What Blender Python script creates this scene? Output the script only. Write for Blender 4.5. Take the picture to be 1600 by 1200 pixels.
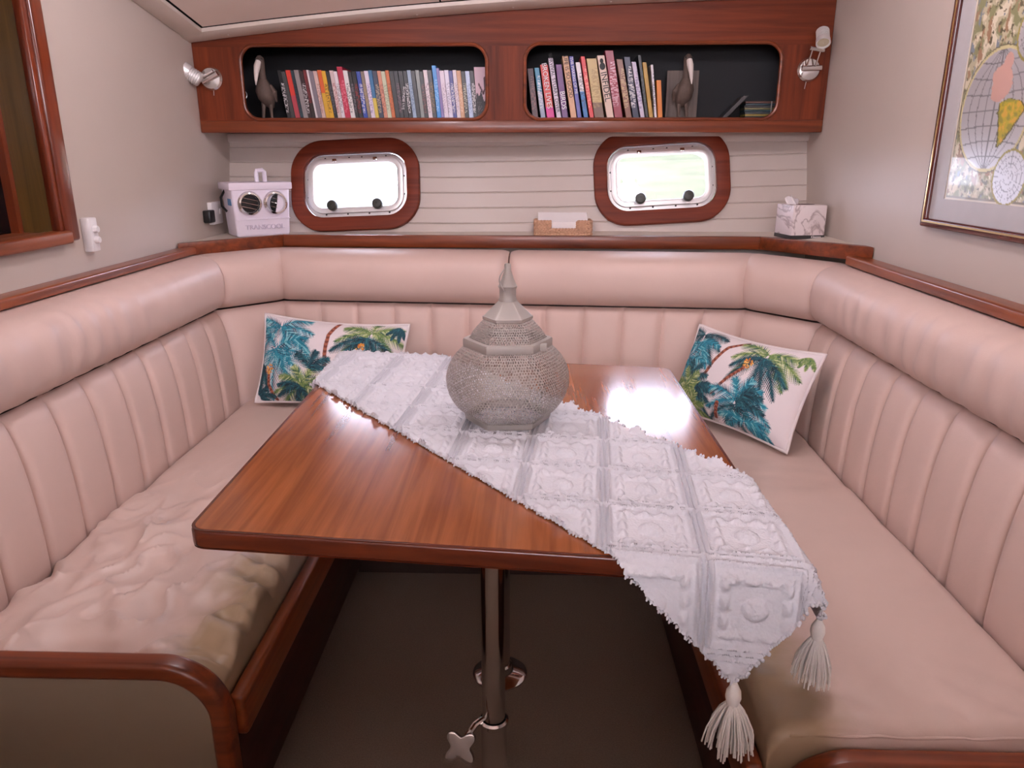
import bpy, bmesh, math, random
import numpy as np
from mathutils import Vector, Matrix, Euler

rnd = random.Random(7)
nprs = np.random.RandomState(5)
scene = bpy.context.scene
for o in list(bpy.data.objects):
    bpy.data.objects.remove(o)

# ------------------------------------------------------------------ camera
FPX = 1165.0
TH = math.atan(357 / FPX)
YAW = math.atan(35 / math.hypot(FPX, 357))
CAMZ = 1.25
cam_d = bpy.data.cameras.new('camera')
cam_d.sensor_width = 36.0
cam_d.lens = FPX / 1600 * 36.0
cam_d.clip_start = 0.02
cam = bpy.data.objects.new('camera', cam_d)
scene.collection.objects.link(cam)
cam.location = (0, 0, CAMZ)
cam.rotation_euler = (math.pi / 2 - TH, 0, YAW)
scene.camera = cam

# ------------------------------------------------------------------ world, sun, exposure
world = bpy.data.worlds.new('sky')
scene.world = world
world.use_nodes = True
wn = world.node_tree.nodes
wl = world.node_tree.links
wn.clear()
w_out = wn.new('ShaderNodeOutputWorld')
w_bg = wn.new('ShaderNodeBackground')
w_bg.inputs[0].default_value = (0.74, 0.78, 1.0, 1)
w_bg.inputs[1].default_value = 28.0
wl.new(w_bg.outputs[0], w_out.inputs[0])

scene.view_settings.view_transform = 'Standard'
scene.view_settings.look = 'None'
scene.view_settings.gamma = 1.0
scene.view_settings.use_curve_mapping = False
scene.view_settings.exposure = 0.0

LAMP_COL = (0.95, 0.88, 0.98)
LAMP_W = 64

def add_light(name, kind, loc, rot=(0, 0, 0), energy=10, col=(1, 1, 1), size=.2, size_y=None, shape=None):
    d = bpy.data.lights.new(name, kind)
    d.energy = energy
    d.color = col
    if kind == 'AREA':
        d.shape = shape or ('RECTANGLE' if size_y else 'DISK')
        d.size = size
        if size_y:
            d.size_y = size_y
    o = bpy.data.objects.new(name, d)
    o.location = loc
    o.rotation_euler = rot
    scene.collection.objects.link(o)
    return o

sun = add_light('sun', 'SUN', (0, -3, 6), (math.radians(38), 0, math.radians(15)), 9.0, (1, .95, .85))
sun.data.angle = math.radians(1)

# ------------------------------------------------------------------ pixel helpers
_F0 = np.array([0, math.cos(TH), -math.sin(TH)])
_U0 = np.array([0, math.sin(TH), math.cos(TH)])
_c, _s = math.cos(YAW), math.sin(YAW)
_RZ = np.array([[_c, -_s, 0], [_s, _c, 0], [0, 0, 1]])
CF, CU, CR = _RZ @ _F0, _RZ @ _U0, _RZ @ np.array([1., 0, 0])
CP = np.array([0, 0, CAMZ])
def ray(x, y): return CF + (x - 800) / FPX * CR + (600 - y) / FPX * CU
def onz(x, y, z):
    d = ray(x, y); return CP + (z - CP[2]) / d[2] * d
def onx(x, y, X):
    d = ray(x, y); return CP + X / d[0] * d
def ony(x, y, Y):
    d = ray(x, y); return CP + Y / d[1] * d

# ------------------------------------------------------------------ materials
def lin(r, g, b):
    def f(c):
        c /= 255.0
        return c / 12.92 if c <= .04045 else ((c + .055) / 1.055) ** 2.4
    return (f(r), f(g), f(b), 1)

_mats = {}
def base_mat(name):
    m = bpy.data.materials.new(name)
    m.use_nodes = True
    nt = m.node_tree
    b = nt.nodes['Principled BSDF']
    return m, nt, b

def plain(name, col, rough=.5, metal=0.0, var=.06, vscale=25, bump=0.0, bscale=200, coat=0, spec=.5, trans=0, sheen=0):
    """flat colour with a little noise variation and optional fine bump"""
    if name in _mats: return _mats[name]
    m, nt, b = base_mat(name)
    b.inputs['Roughness'].default_value = rough
    b.inputs['Metallic'].default_value = metal
    b.inputs['Specular IOR Level'].default_value = spec
    b.inputs['Coat Weight'].default_value = coat
    b.inputs['Coat Roughness'].default_value = .08
    b.inputs['Transmission Weight'].default_value = trans
    b.inputs['Sheen Weight'].default_value = sheen
    tc = nt.nodes.new('ShaderNodeTexCoord')
    n = nt.nodes.new('ShaderNodeTexNoise')
    n.inputs['Scale'].default_value = vscale
    n.inputs['Detail'].default_value = 3
    nt.links.new(tc.outputs['Object'], n.inputs['Vector'])
    mx = nt.nodes.new('ShaderNodeMix'); mx.data_type = 'RGBA'
    c = Vector(col[:3])
    mx.inputs[6].default_value = (*(c * (1 - var)), 1)
    mx.inputs[7].default_value = (*[min(1, v) for v in (c * (1 + var))], 1)
    nt.links.new(n.outputs[0], mx.inputs[0])
    nt.links.new(mx.outputs[2], b.inputs['Base Color'])
    if bump > 0:
        n2 = nt.nodes.new('ShaderNodeTexNoise')
        n2.inputs['Scale'].default_value = bscale
        n2.inputs['Detail'].default_value = 4
        nt.links.new(tc.outputs['Object'], n2.inputs['Vector'])
        bp = nt.nodes.new('ShaderNodeBump')
        bp.inputs['Strength'].default_value = bump
        bp.inputs['Distance'].default_value = .002
        nt.links.new(n2.outputs[0], bp.inputs['Height'])
        nt.links.new(bp.outputs[0], b.inputs['Normal'])
    _mats[name] = m
    return m

def wood(name, dark, light, axis=0, rough=.28, scale=1.0, coat=.35, split=None, spec=.5):
    """grain stretched along an axis (0 x, 1 y, 2 z); split=(z0,z1) turns grain vertical between two heights"""
    if name in _mats: return _mats[name]
    m, nt, b = base_mat(name)
    N, L = nt.nodes, nt.links
    tc = N.new('ShaderNodeTexCoord')
    def grain(ax):
        mp = N.new('ShaderNodeMapping')
        s = [38 * scale] * 3
        s[ax] = 1.6 * scale
        mp.inputs['Scale'].default_value = s
        L.new(tc.outputs['Object'], mp.inputs['Vector'])
        n = N.new('ShaderNodeTexNoise')
        n.inputs['Scale'].default_value = 1.0
        n.inputs['Detail'].default_value = 5
        n.inputs['Roughness'].default_value = .6
        n.inputs['Distortion'].default_value = .5
        L.new(mp.outputs[0], n.inputs['Vector'])
        return n.outputs[0]
    g = grain(axis)
    if split:
        g2 = grain(2)
        sx = N.new('ShaderNodeSeparateXYZ'); L.new(tc.outputs['Object'], sx.inputs[0])
        a = N.new('ShaderNodeMath'); a.operation = 'GREATER_THAN'; a.inputs[1].default_value = split[0]
        L.new(sx.outputs[2], a.inputs[0])
        c = N.new('ShaderNodeMath'); c.operation = 'LESS_THAN'; c.inputs[1].default_value = split[1]
        L.new(sx.outputs[2], c.inputs[0])
        d = N.new('ShaderNodeMath'); d.operation = 'MULTIPLY'
        L.new(a.outputs[0], d.inputs[0]); L.new(c.outputs[0], d.inputs[1])
        mx = N.new('ShaderNodeMix'); mx.data_type = 'FLOAT'
        L.new(d.outputs[0], mx.inputs[0]); L.new(g, mx.inputs[2]); L.new(g2, mx.inputs[3])
        g = mx.outputs[0]
    rp = N.new('ShaderNodeValToRGB')
    rp.color_ramp.elements[0].position = .3
    rp.color_ramp.elements[0].color = dark
    rp.color_ramp.elements[1].position = .72
    rp.color_ramp.elements[1].color = light
    L.new(g, rp.inputs[0])
    L.new(rp.outputs[0], b.inputs['Base Color'])
    b.inputs['Roughness'].default_value = rough
    b.inputs['Specular IOR Level'].default_value = spec
    b.inputs['Coat Weight'].default_value = coat
    b.inputs['Coat Roughness'].default_value = .12
    bp = N.new('ShaderNodeBump')
    bp.inputs['Strength'].default_value = .02
    bp.inputs['Distance'].default_value = .001
    L.new(g, bp.inputs['Height'])
    L.new(bp.outputs[0], b.inputs['Normal'])
    _mats[name] = m
    return m

def leather(name, col, rough=.42):
    if name in _mats: return _mats[name]
    m, nt, b = base_mat(name)
    N, L = nt.nodes, nt.links
    tc = N.new('ShaderNodeTexCoord')
    n = N.new('ShaderNodeTexNoise'); n.inputs['Scale'].default_value = 5; n.inputs['Detail'].default_value = 4
    L.new(tc.outputs['Object'], n.inputs['Vector'])
    mx = N.new('ShaderNodeMix'); mx.data_type = 'RGBA'
    c = Vector(col[:3])
    mx.inputs[6].default_value = (*(c * .93), 1)
    mx.inputs[7].default_value = (*(c * 1.06), 1)
    L.new(n.outputs[0], mx.inputs[0]); L.new(mx.outputs[2], b.inputs['Base Color'])
    b.inputs['Roughness'].default_value = rough
    b.inputs['Specular IOR Level'].default_value = .5
    v = N.new('ShaderNodeTexVoronoi'); v.inputs['Scale'].default_value = 420
    L.new(tc.outputs['Object'], v.inputs['Vector'])
    n2 = N.new('ShaderNodeTexNoise'); n2.inputs['Scale'].default_value = 14; n2.inputs['Detail'].default_value = 5
    L.new(tc.outputs['Object'], n2.inputs['Vector'])
    b1 = N.new('ShaderNodeBump'); b1.inputs['Strength'].default_value = .12; b1.inputs['Distance'].default_value = .0006
    L.new(v.outputs['Distance'], b1.inputs['Height'])
    b2 = N.new('ShaderNodeBump'); b2.inputs['Strength'].default_value = .22; b2.inputs['Distance'].default_value = .006
    L.new(n2.outputs[0], b2.inputs['Height']); L.new(b1.outputs[0], b2.inputs['Normal'])
    L.new(b2.outputs[0], b.inputs['Normal'])
    _mats[name] = m
    return m

def vcol(name, rough=.8, coat=0.0, metal_alpha=False):
    if name in _mats: return _mats[name]
    m, nt, b = base_mat(name)
    N, L = nt.nodes, nt.links
    a = N.new('ShaderNodeAttribute'); a.attribute_name = 'print'
    L.new(a.outputs['Color'], b.inputs['Base Color'])
    if metal_alpha:
        s = N.new('ShaderNodeMath'); s.operation = 'MULTIPLY'; s.inputs[1].default_value = .5
        L.new(a.outputs['Alpha'], s.inputs[0]); L.new(s.outputs[0], b.inputs['Metallic'])
    b.inputs['Roughness'].default_value = rough
    b.inputs['Coat Weight'].default_value = coat
    b.inputs['Coat Roughness'].default_value = .03
    _mats[name] = m
    return m

def spine_mat(name, col, ink=None, lo=.2, hi=.8, second=None, cut=.3):
    """book spine: cover colour, optional second colour at the foot, illegible print down the middle"""
    if name in _mats: return _mats[name]
    m, nt, b = base_mat(name)
    N, L = nt.nodes, nt.links
    uv = N.new('ShaderNodeTexCoord')
    sp = N.new('ShaderNodeSeparateXYZ'); L.new(uv.outputs['Generated'], sp.inputs[0])
    cur = N.new('ShaderNodeMix'); cur.data_type = 'RGBA'
    cur.inputs[6].default_value = second or col
    cur.inputs[7].default_value = col
    g = N.new('ShaderNodeMath'); g.operation = 'GREATER_THAN'; g.inputs[1].default_value = cut
    L.new(sp.outputs[2], g.inputs[0]); L.new(g.outputs[0], cur.inputs[0])
    out = cur.outputs[2]
    if ink:
        mp = N.new('ShaderNodeMapping'); mp.inputs['Scale'].default_value = (3, 0.01, 26)
        mp.inputs['Location'].default_value = (rnd.random() * 9, 0, rnd.random() * 9)
        L.new(uv.outputs['Generated'], mp.inputs['Vector'])
        n = N.new('ShaderNodeTexNoise'); n.inputs['Scale'].default_value = 1.6; n.inputs['Detail'].default_value = 1
        L.new(mp.outputs[0], n.inputs['Vector'])
        def rng(src, a, c):
            x = N.new('ShaderNodeMath'); x.operation = 'GREATER_THAN'; x.inputs[1].default_value = a; L.new(src, x.inputs[0])
            y = N.new('ShaderNodeMath'); y.operation = 'LESS_THAN'; y.inputs[1].default_value = c; L.new(src, y.inputs[0])
            z = N.new('ShaderNodeMath'); z.operation = 'MULTIPLY'; L.new(x.outputs[0], z.inputs[0]); L.new(y.outputs[0], z.inputs[1])
            return z.outputs[0]
        k = N.new('ShaderNodeMath'); k.operation = 'MULTIPLY'
        L.new(rng(sp.outputs[2], lo, hi), k.inputs[0]); L.new(rng(sp.outputs[0], .28, .74), k.inputs[1])
        k2 = N.new('ShaderNodeMath'); k2.operation = 'MULTIPLY'
        L.new(k.outputs[0], k2.inputs[0]); L.new(rng(n.outputs[0], .5, 2), k2.inputs[1])
        mx = N.new('ShaderNodeMix'); mx.data_type = 'RGBA'
        mx.inputs[7].default_value = ink
        k3 = N.new('ShaderNodeMath'); k3.operation = 'MULTIPLY'; k3.inputs[1].default_value = .6; L.new(k2.outputs[0], k3.inputs[0])
        L.new(k3.outputs[0], mx.inputs[0]); L.new(out, mx.inputs[6])
        out = mx.outputs[2]
    L.new(out, b.inputs['Base Color'])
    b.inputs['Roughness'].default_value = .35
    _mats[name] = m
    return m

M = {}
M['wall'] = plain('wall_laminate', lin(190, 177, 167), .5, var=.03, vscale=6, bump=.05, bscale=300)
M['plank'] = plain('white_painted_plank', lin(192, 180, 172), .38, var=.03, vscale=8)
M['ceil'] = plain('ceiling_vinyl', lin(238, 222, 210), .6, var=.04, vscale=8, bump=.08, bscale=120)
M['batten'] = plain('ceiling_batten_paint', lin(206, 192, 180), .45, var=.04)
M['carpet'] = plain('carpet_pile', lin(134, 119, 106), .95, var=.25, vscale=260, bump=.8, bscale=500, spec=.1)
M['wood'] = wood('mahogany_along_x', lin(84, 34, 14), lin(138, 66, 31), 0, rough=.35, coat=.15)
M['woody'] = wood('mahogany_along_y', lin(98, 42, 17), lin(156, 80, 38), 1, rough=.35, coat=.15)
M['woodz'] = wood('mahogany_along_z', lin(82, 30, 13), lin(132, 58, 28), 2)
M['face'] = wood('mahogany_cabinet_face', lin(80, 30, 12), lin(124, 54, 25), 0, rough=.5, coat=.0, spec=.22, split=(1.372, 1.612))
M['port'] = wood('mahogany_porthole', lin(88, 32, 16), lin(128, 54, 30), 0, rough=.5, coat=.0, spec=.25)
M['darkwood'] = wood('dark_stained_board', lin(44, 18, 9), lin(70, 30, 16), 1, rough=.5, coat=0)
M['table'] = wood('cherry_tabletop', lin(124, 65, 32), lin(166, 98, 54), 1, rough=.2, scale=1.2, coat=.5)
M['lining'] = wood('olive_lining', lin(74, 52, 20), lin(104, 76, 34), 2, rough=.3)
M['leather'] = leather('pink_leather', lin(212, 186, 176), .5)
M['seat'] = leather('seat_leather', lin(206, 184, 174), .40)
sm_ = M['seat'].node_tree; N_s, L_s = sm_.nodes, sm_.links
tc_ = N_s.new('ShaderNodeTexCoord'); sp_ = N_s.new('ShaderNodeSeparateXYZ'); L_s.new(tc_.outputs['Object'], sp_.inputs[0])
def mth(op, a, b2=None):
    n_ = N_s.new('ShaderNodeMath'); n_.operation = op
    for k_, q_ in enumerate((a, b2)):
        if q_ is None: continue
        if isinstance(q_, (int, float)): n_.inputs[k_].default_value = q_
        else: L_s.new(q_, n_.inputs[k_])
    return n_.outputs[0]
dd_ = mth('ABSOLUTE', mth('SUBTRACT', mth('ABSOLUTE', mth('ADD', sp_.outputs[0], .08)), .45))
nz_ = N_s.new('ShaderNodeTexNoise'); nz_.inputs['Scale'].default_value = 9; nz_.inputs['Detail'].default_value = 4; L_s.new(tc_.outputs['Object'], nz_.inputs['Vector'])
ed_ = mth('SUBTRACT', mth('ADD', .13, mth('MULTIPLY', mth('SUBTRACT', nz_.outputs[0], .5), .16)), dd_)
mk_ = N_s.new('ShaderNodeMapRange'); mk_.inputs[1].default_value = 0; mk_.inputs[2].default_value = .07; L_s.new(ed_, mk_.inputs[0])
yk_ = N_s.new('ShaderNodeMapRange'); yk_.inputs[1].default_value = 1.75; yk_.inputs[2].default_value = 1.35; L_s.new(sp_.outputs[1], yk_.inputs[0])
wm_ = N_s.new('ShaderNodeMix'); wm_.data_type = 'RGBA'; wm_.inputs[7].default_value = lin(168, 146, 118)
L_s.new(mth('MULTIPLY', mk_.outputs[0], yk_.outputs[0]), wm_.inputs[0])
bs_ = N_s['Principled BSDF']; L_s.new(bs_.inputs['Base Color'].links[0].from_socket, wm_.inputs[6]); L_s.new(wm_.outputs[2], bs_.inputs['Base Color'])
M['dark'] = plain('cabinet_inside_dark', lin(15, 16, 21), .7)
M['black'] = plain('black_plastic', lin(14, 14, 15), .35)
M['blackglass'] = plain('dark_glass', lin(5, 6, 9), .05, var=0.01)
M['chrome'] = plain('chrome', (.75, .74, .73, 1), .09, 1.0, var=.01)
M['alu'] = plain('brushed_aluminium', (.80, .79, .78, 1), .35, .45, var=.03)
M['white'] = plain('white_plastic', lin(232, 228, 228), .4, var=.02)
M['cream'] = plain('cream_laminate', lin(140, 124, 104), .45, var=.03)
M['ledge'] = plain('ledge_laminate', lin(214, 204, 192), .4, var=.03)
M['cloth'] = plain('white_cotton', lin(214, 214, 220), .95, var=.03, vscale=120, bump=.5, bscale=900, spec=.1)
cm = M['cloth'].node_tree
cv_ = cm.nodes.new('ShaderNodeTexVoronoi'); cv_.inputs['Scale'].default_value = 210
ct_ = cm.nodes.new('ShaderNodeTexCoord'); cm.links.new(ct_.outputs['Object'], cv_.inputs['Vector'])
cb_ = cm.nodes.new('ShaderNodeBump'); cb_.inputs['Strength'].default_value = .35; cb_.inputs['Distance'].default_value = .0025; cb_.invert = True
cm.links.new(cv_.outputs['Distance'], cb_.inputs['Height']); cm.links.new(cb_.outputs[0], cm.nodes['Principled BSDF'].inputs['Normal'])
M['thread'] = plain('white_thread', lin(238, 234, 228), .9, var=.05, vscale=300, spec=.1)
M['lantern'] = plain('pale_grey_metal', lin(164, 158, 152), .5, .2, var=.04)
M['pelican'] = plain('carved_grey_wood', lin(92, 76, 68), .7, var=.35, vscale=60, bump=.5, bscale=150)
M['bill'] = plain('pale_bill', lin(214, 204, 198), .5, var=.06)
M['tissue'] = plain('tissue_paper', lin(245, 240, 240), .9, var=.02)
M['rubber'] = plain('dark_green_knob', lin(44, 46, 38), .4)
M['water'] = plain('pale_water', (.040, .045, .028, 1), .6, var=.4, vscale=1.2)
M['bank'] = plain('grassy_bank', (.038, .042, .022, 1), .9, var=.5, vscale=6)
M['seatbrown'] = plain('dark_bench_base', lin(60, 44, 36), .6)
m, nt, b = base_mat('portlight_glass')
gl = nt.nodes.new('ShaderNodeBsdfGlass'); gl.inputs['IOR'].default_value = 1.05; gl.inputs['Roughness'].default_value = 0
tr = nt.nodes.new('ShaderNodeBsdfTransparent'); mixs = nt.nodes.new('ShaderNodeMixShader')
mixs.inputs[0].default_value = .08
gls = nt.nodes.new('ShaderNodeBsdfGlossy'); gls.inputs['Roughness'].default_value = .02
nt.links.new(tr.outputs[0], mixs.inputs[1]); nt.links.new(gls.outputs[0], mixs.inputs[2])
nt.links.new(mixs.outputs[0], nt.nodes['Material Output'].inputs[0])
M['glass'] = m
m, nt, b = base_mat('cream_tinted_glass')
tr = nt.nodes.new('ShaderNodeBsdfTransparent'); tr.inputs[0].default_value = (1.0, .93, .86, 1)  # warms the fill light coming through the added rear window
nt.links.new(tr.outputs[0], nt.nodes['Material Output'].inputs[0])
M['tinted'] = m

# marble print for the tissue box
m, nt, b = base_mat('marble_print')
tc = nt.nodes.new('ShaderNodeTexCoord'); n = nt.nodes.new('ShaderNodeTexNoise')
n.inputs['Scale'].default_value = 9; n.inputs['Detail'].default_value = 6; n.inputs['Distortion'].default_value = 1.6
nt.links.new(tc.outputs['Object'], n.inputs['Vector'])
rp = nt.nodes.new('ShaderNodeValToRGB')
rp.color_ramp.elements[0].position = .46; rp.color_ramp.elements[0].color = lin(226, 214, 214)
e = rp.color_ramp.elements.new(.5); e.color = lin(170, 152, 152)
rp.color_ramp.elements[-1].position = .54; rp.color_ramp.elements[-1].color = lin(228, 216, 216)
nt.links.new(n.outputs[0], rp.inputs[0]); nt.links.new(rp.outputs[0], b.inputs['Base Color'])
b.inputs['Roughness'].default_value = .45
M['marble'] = m
# woven reed
M['reed'] = plain('woven_reed', lin(190, 150, 122), .7, var=.3, vscale=40, bump=.4, bscale=90)

# ------------------------------------------------------------------ mesh builder
class MB:
    def __init__(self):
        self.v = []; self.f = []
    def add(self, vs, fs):
        o = len(self.v)
        self.v.extend([tuple(map(float, p)) for p in vs])
        self.f.extend([tuple(i + o for i in f) for f in fs])
        return self
    def box(self, lo, hi, T=None):
        x0, y0, z0 = lo; x1, y1, z1 = hi
        vs = [(x0, y0, z0), (x1, y0, z0), (x1, y1, z0), (x0, y1, z0), (x0, y0, z1), (x1, y0, z1), (x1, y1, z1), (x0, y1, z1)]
        if T is not None: vs = [T @ Vector(p) for p in vs]
        return self.add(vs, [(3, 2, 1, 0), (4, 5, 6, 7), (0, 1, 5, 4), (1, 2, 6, 5), (2, 3, 7, 6), (3, 0, 4, 7)])
    def grid(self, P, flip=False, close_u=False):
        P = np.asarray(P); nu, nv = P.shape[:2]
        fs = []
        for i in range(nu if close_u else nu - 1):
            a = i * nv; b2 = ((i + 1) % nu) * nv
            for j in range(nv - 1):
                q = (a + j, b2 + j, b2 + j + 1, a + j + 1)
                fs.append(q[::-1] if flip else q)
        return self.add(P.reshape(-1, 3).tolist(), fs)
    def tube(self, pts, r, n=10, caps=True, closed=False):
        pts = [Vector(p) for p in pts]
        k = len(pts)
        rs = r if isinstance(r, (list, tuple)) else [r] * k
        up = None; rings = []
        for i, p in enumerate(pts):
            if closed: t = pts[(i + 1) % k] - pts[i - 1]
            else: t = pts[min(i + 1, k - 1)] - pts[max(i - 1, 0)]
            if t.length < 1e-9: t = Vector((0, 0, 1))
            t.normalize()
            if up is None:
                a = Vector((0, 0, 1)) if abs(t.z) < .9 else Vector((1, 0, 0))
                up = (a - t * a.dot(t)).normalized()
            else:
                up = (up - t * up.dot(t))
                up = up.normalized() if up.length > 1e-6 else t.orthogonal().normalized()
            s = t.cross(up)
            rings.append([p + (up * math.cos(2 * math.pi * j / n) + s * math.sin(2 * math.pi * j / n)) * rs[i] for j in range(n)])
        vs = [q for rg in rings for q in rg]; fs = []
        for i in range(k if closed else k - 1):
            a = i * n; b2 = ((i + 1) % k) * n
            for j in range(n):
                fs.append((a + j, a + (j + 1) % n, b2 + (j + 1) % n, b2 + j))
        if caps and not closed:
            fs.append(tuple(range(n))[::-1]); fs.append(tuple((k - 1) * n + j for j in range(n)))
        return self.add(vs, fs)
    def lathe(self, prof, n=32, T=None, caps=True, rfun=None):
        vs = []; fs = []
        k = len(prof)
        for (r, z) in prof:
            for j in range(n):
                a = 2 * math.pi * j / n
                q = r * (rfun(a, z) if rfun else 1)
                vs.append(Vector((q * math.cos(a), q * math.sin(a), z)))
        for i in range(k - 1):
            for j in range(n):
                fs.append((i * n + j, i * n + (j + 1) % n, (i + 1) * n + (j + 1) % n, (i + 1) * n + j))
        if caps:
            fs.append(tuple(range(n))[::-1]); fs.append(tuple((k - 1) * n + j for j in range(n)))
        if T is not None: vs = [T @ q for q in vs]
        return self.add(vs, fs)
    def ball(self, c, r, n=14, m=9, T=None):
        r = r if isinstance(r, (list, tuple)) else (r, r, r)
        P = [[(c[0] + r[0] * math.cos(2 * math.pi * i / n) * math.sin(math.pi * j / m),
               c[1] + r[1] * math.sin(2 * math.pi * i / n) * math.sin(math.pi * j / m),
               c[2] - r[2] * math.cos(math.pi * j / m)) for j in range(m + 1)] for i in range(n)]
        if T is not None: P = [[T @ Vector(q) for q in row] for row in P]
        return self.grid(P, close_u=True)
    def plate(self, outer, holes, mp, t):
        """flat plate with holes; outer/holes are 2D loops, mp(u,v,w)->xyz, thickness t (w from 0 to t)"""
        bm = bmesh.new()
        edges = []; loops = []
        for lp in [outer] + holes:
            vs = [bm.verts.new((p[0], p[1], 0)) for p in lp]
            for i in range(len(vs)): edges.append(bm.edges.new((vs[i], vs[(i + 1) % len(vs)])))
            loops.append(len(lp))
        bmesh.ops.triangle_fill(bm, use_beauty=True, use_dissolve=False, edges=edges)
        bm.verts.index_update()
        V = [(q.co.x, q.co.y) for q in bm.verts]
        Fs = []
        for f in bm.faces:
            idx = [q.index for q in f.verts]
            a = sum(V[idx[i]][0] * V[idx[(i + 1) % len(idx)]][1] - V[idx[(i + 1) % len(idx)]][0] * V[idx[i]][1] for i in range(len(idx)))
            Fs.append(idx if a > 0 else idx[::-1])
        bm.free()
        n = len(V)
        vs = [mp(u, v, t) for u, v in V] + [mp(u, v, 0) for u, v in V]
        fs = [tuple(f) for f in Fs] + [tuple(i + n for i in f[::-1]) for f in Fs]
        o = 0
        for li, k in enumerate(loops):
            lp = V[o:o + k]
            a = sum(lp[i][0] * lp[(i + 1) % k][1] - lp[(i + 1) % k][0] * lp[i][1] for i in range(k))
            for i in range(k):
                p, q = o + i, o + (i + 1) % k
                quad = (p, p + n, q + n, q)
                if (a > 0) != (li == 0): quad = quad[::-1]
                fs.append(quad)
            o += k
        return self.add(vs, fs)
    def obj(self, name, mat, parent=None, smooth=30, bevel=0, segs=2, colors=None, kind=None):
        me = bpy.data.meshes.new(name)
        me.from_pydata(self.v, [], self.f)
        me.validate()
        if bevel:
            bm = bmesh.new(); bm.from_mesh(me)
            bmesh.ops.remove_doubles(bm, verts=bm.verts, dist=1e-6)
            bmesh.ops.recalc_face_normals(bm, faces=bm.faces)
            es = [e for e in bm.edges if len(e.link_faces) == 2 and e.calc_face_angle(0) > math.radians(35)]
            bmesh.ops.bevel(bm, geom=es, offset=bevel, segments=segs, profile=.5, affect='EDGES', clamp_overlap=True)
            bm.to_mesh(me); bm.free()
        if smooth:
            me.shade_smooth()
            if bevel:
                for pf in me.polygons:
                    if pf.area > 4e-4: pf.use_smooth = False
            me.set_sharp_from_angle(angle=math.radians(smooth))
        if colors is not None:
            ca = me.color_attributes.new('print', 'FLOAT_COLOR', 'POINT')
            ca.data.foreach_set('color', np.asarray(colors, dtype=np.float32).ravel())
        me.materials.append(mat)
        o = bpy.data.objects.new(name, me)
        scene.collection.objects.link(o)
        if parent is not None: setparent(o, parent)
        if kind: o['kind'] = kind
        return o

_wm = {}
def setparent(o, p):
    o.parent = p
    m = Matrix.Identity(4); q = p
    chain = []
    while q is not None:
        chain.append(q); q = q.parent
    w = Matrix.Identity(4)
    for q in reversed(chain):
        w = w @ (q.matrix_parent_inverse if q.parent else Matrix.Identity(4)) @ Matrix.LocRotScale(q.location, q.rotation_euler, q.scale)
    o.matrix_parent_inverse = w.inverted()

def thing(name, label, cat, loc=(0, 0, 0), group=None):
    o = bpy.data.objects.new(name, None)
    o.empty_display_size = .05
    scene.collection.objects.link(o)
    o.location = loc
    o['label'] = label; o['category'] = cat
    if group: o['group'] = group
    return o
def tag(o, label, cat, group=None):
    o['label'] = label; o['category'] = cat
    if group: o['group'] = group
    return o
def struct(o, label=None):
    o['kind'] = 'structure'
    if label: o['label'] = label
    return o
def sempty(name, loc, label=None):
    o = bpy.data.objects.new(name, None); o.empty_display_size = .05
    scene.collection.objects.link(o); o.location = loc; o['kind'] = 'structure'
    if label: o['label'] = label
    return o
def rrect(w, h, r, n=8, cx=0, cy=0):
    pts = []
    for (sx, sy, a0) in ((1, 1, 0), (-1, 1, 90), (-1, -1, 180), (1, -1, 270)):
        for i in range(n + 1):
            a = math.radians(a0 + 90 * i / n)
            pts.append((cx + sx * (w / 2 - r) + r * math.cos(a), cy + sy * (h / 2 - r) + r * math.sin(a)))
    return pts
def text_obj(name, body, size, T, mat, parent, align='CENTER', extrude=.0004, sx=1.0):
    cu = bpy.data.curves.new(name, 'FONT')
    cu.body = body; cu.size = size; cu.extrude = extrude
    cu.align_x = align; cu.align_y = 'CENTER'
    tmp = bpy.data.objects.new(name, cu); scene.collection.objects.link(tmp)
    bpy.context.view_layer.update()
    dg = bpy.context.evaluated_depsgraph_get()
    me = bpy.data.meshes.new_from_object(tmp.evaluated_get(dg))
    bpy.data.objects.remove(tmp)
    me.transform(T @ Matrix.Diagonal((sx, 1, 1, 1)))
    me.materials.clear(); me.materials.append(mat)
    o = bpy.data.objects.new(name, me); scene.collection.objects.link(o)
    setparent(o, parent)
    return o

# ================================================================== ROOM
XL, XR = -1.20, 1.012
YB = -1.7
def Yw(x, z): return 2.975 - .05 * (x + 1.2) + .30 * (z - 1.04)      # flared hull side
def zc(x, y):                                                           # cambered deckhead
    s = x + 1.2
    return 1.626 + .1156 * s - .026 * s * s + .17 * (2.8 - max(y, 1.2))

struct(MB().box((XL - .3, YB, -.05), (XR + .3, 3.4, 0)).obj('floor', M['carpet'], smooth=0), 'brown carpeted cabin floor')
# left wall with an opening for the deep window
wy1, wz0, wz1, wy0 = 1.885, 1.066, 1.70, 1.0
lw = MB().plate([(YB, 0), (3.3, 0), (3.3, 2.3), (YB, 2.3)], [[(wy0, wz0), (wy1, wz0), (wy1, wz1), (wy0, wz1)]],
                lambda u, v, w: (XL - .03 + w, u, v), .03)
struct(lw.obj('wall_left', M['wall'], smooth=0), 'smooth cream laminate cabin wall')
struct(MB().box((XR, YB, 0), (XR + .05, 3.3, 2.3)).obj('wall_right', M['wall'], smooth=0), 'smooth cream laminate cabin wall behind the framed map')
RWX0, RWX1, RWZ0, RWZ1 = -.95, .80, 1.40, 1.84  # added unseen window opening, lets fill light in from behind the camera
rw = MB().plate([(XL - .3, 0), (XR + .3, 0), (XR + .3, 2.4), (XL - .3, 2.4)], [[(RWX0, RWZ0), (RWX1, RWZ0), (RWX1, RWZ1), (RWX0, RWZ1)]], lambda u, v, w: (u, YB - w, v), .05)
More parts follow.
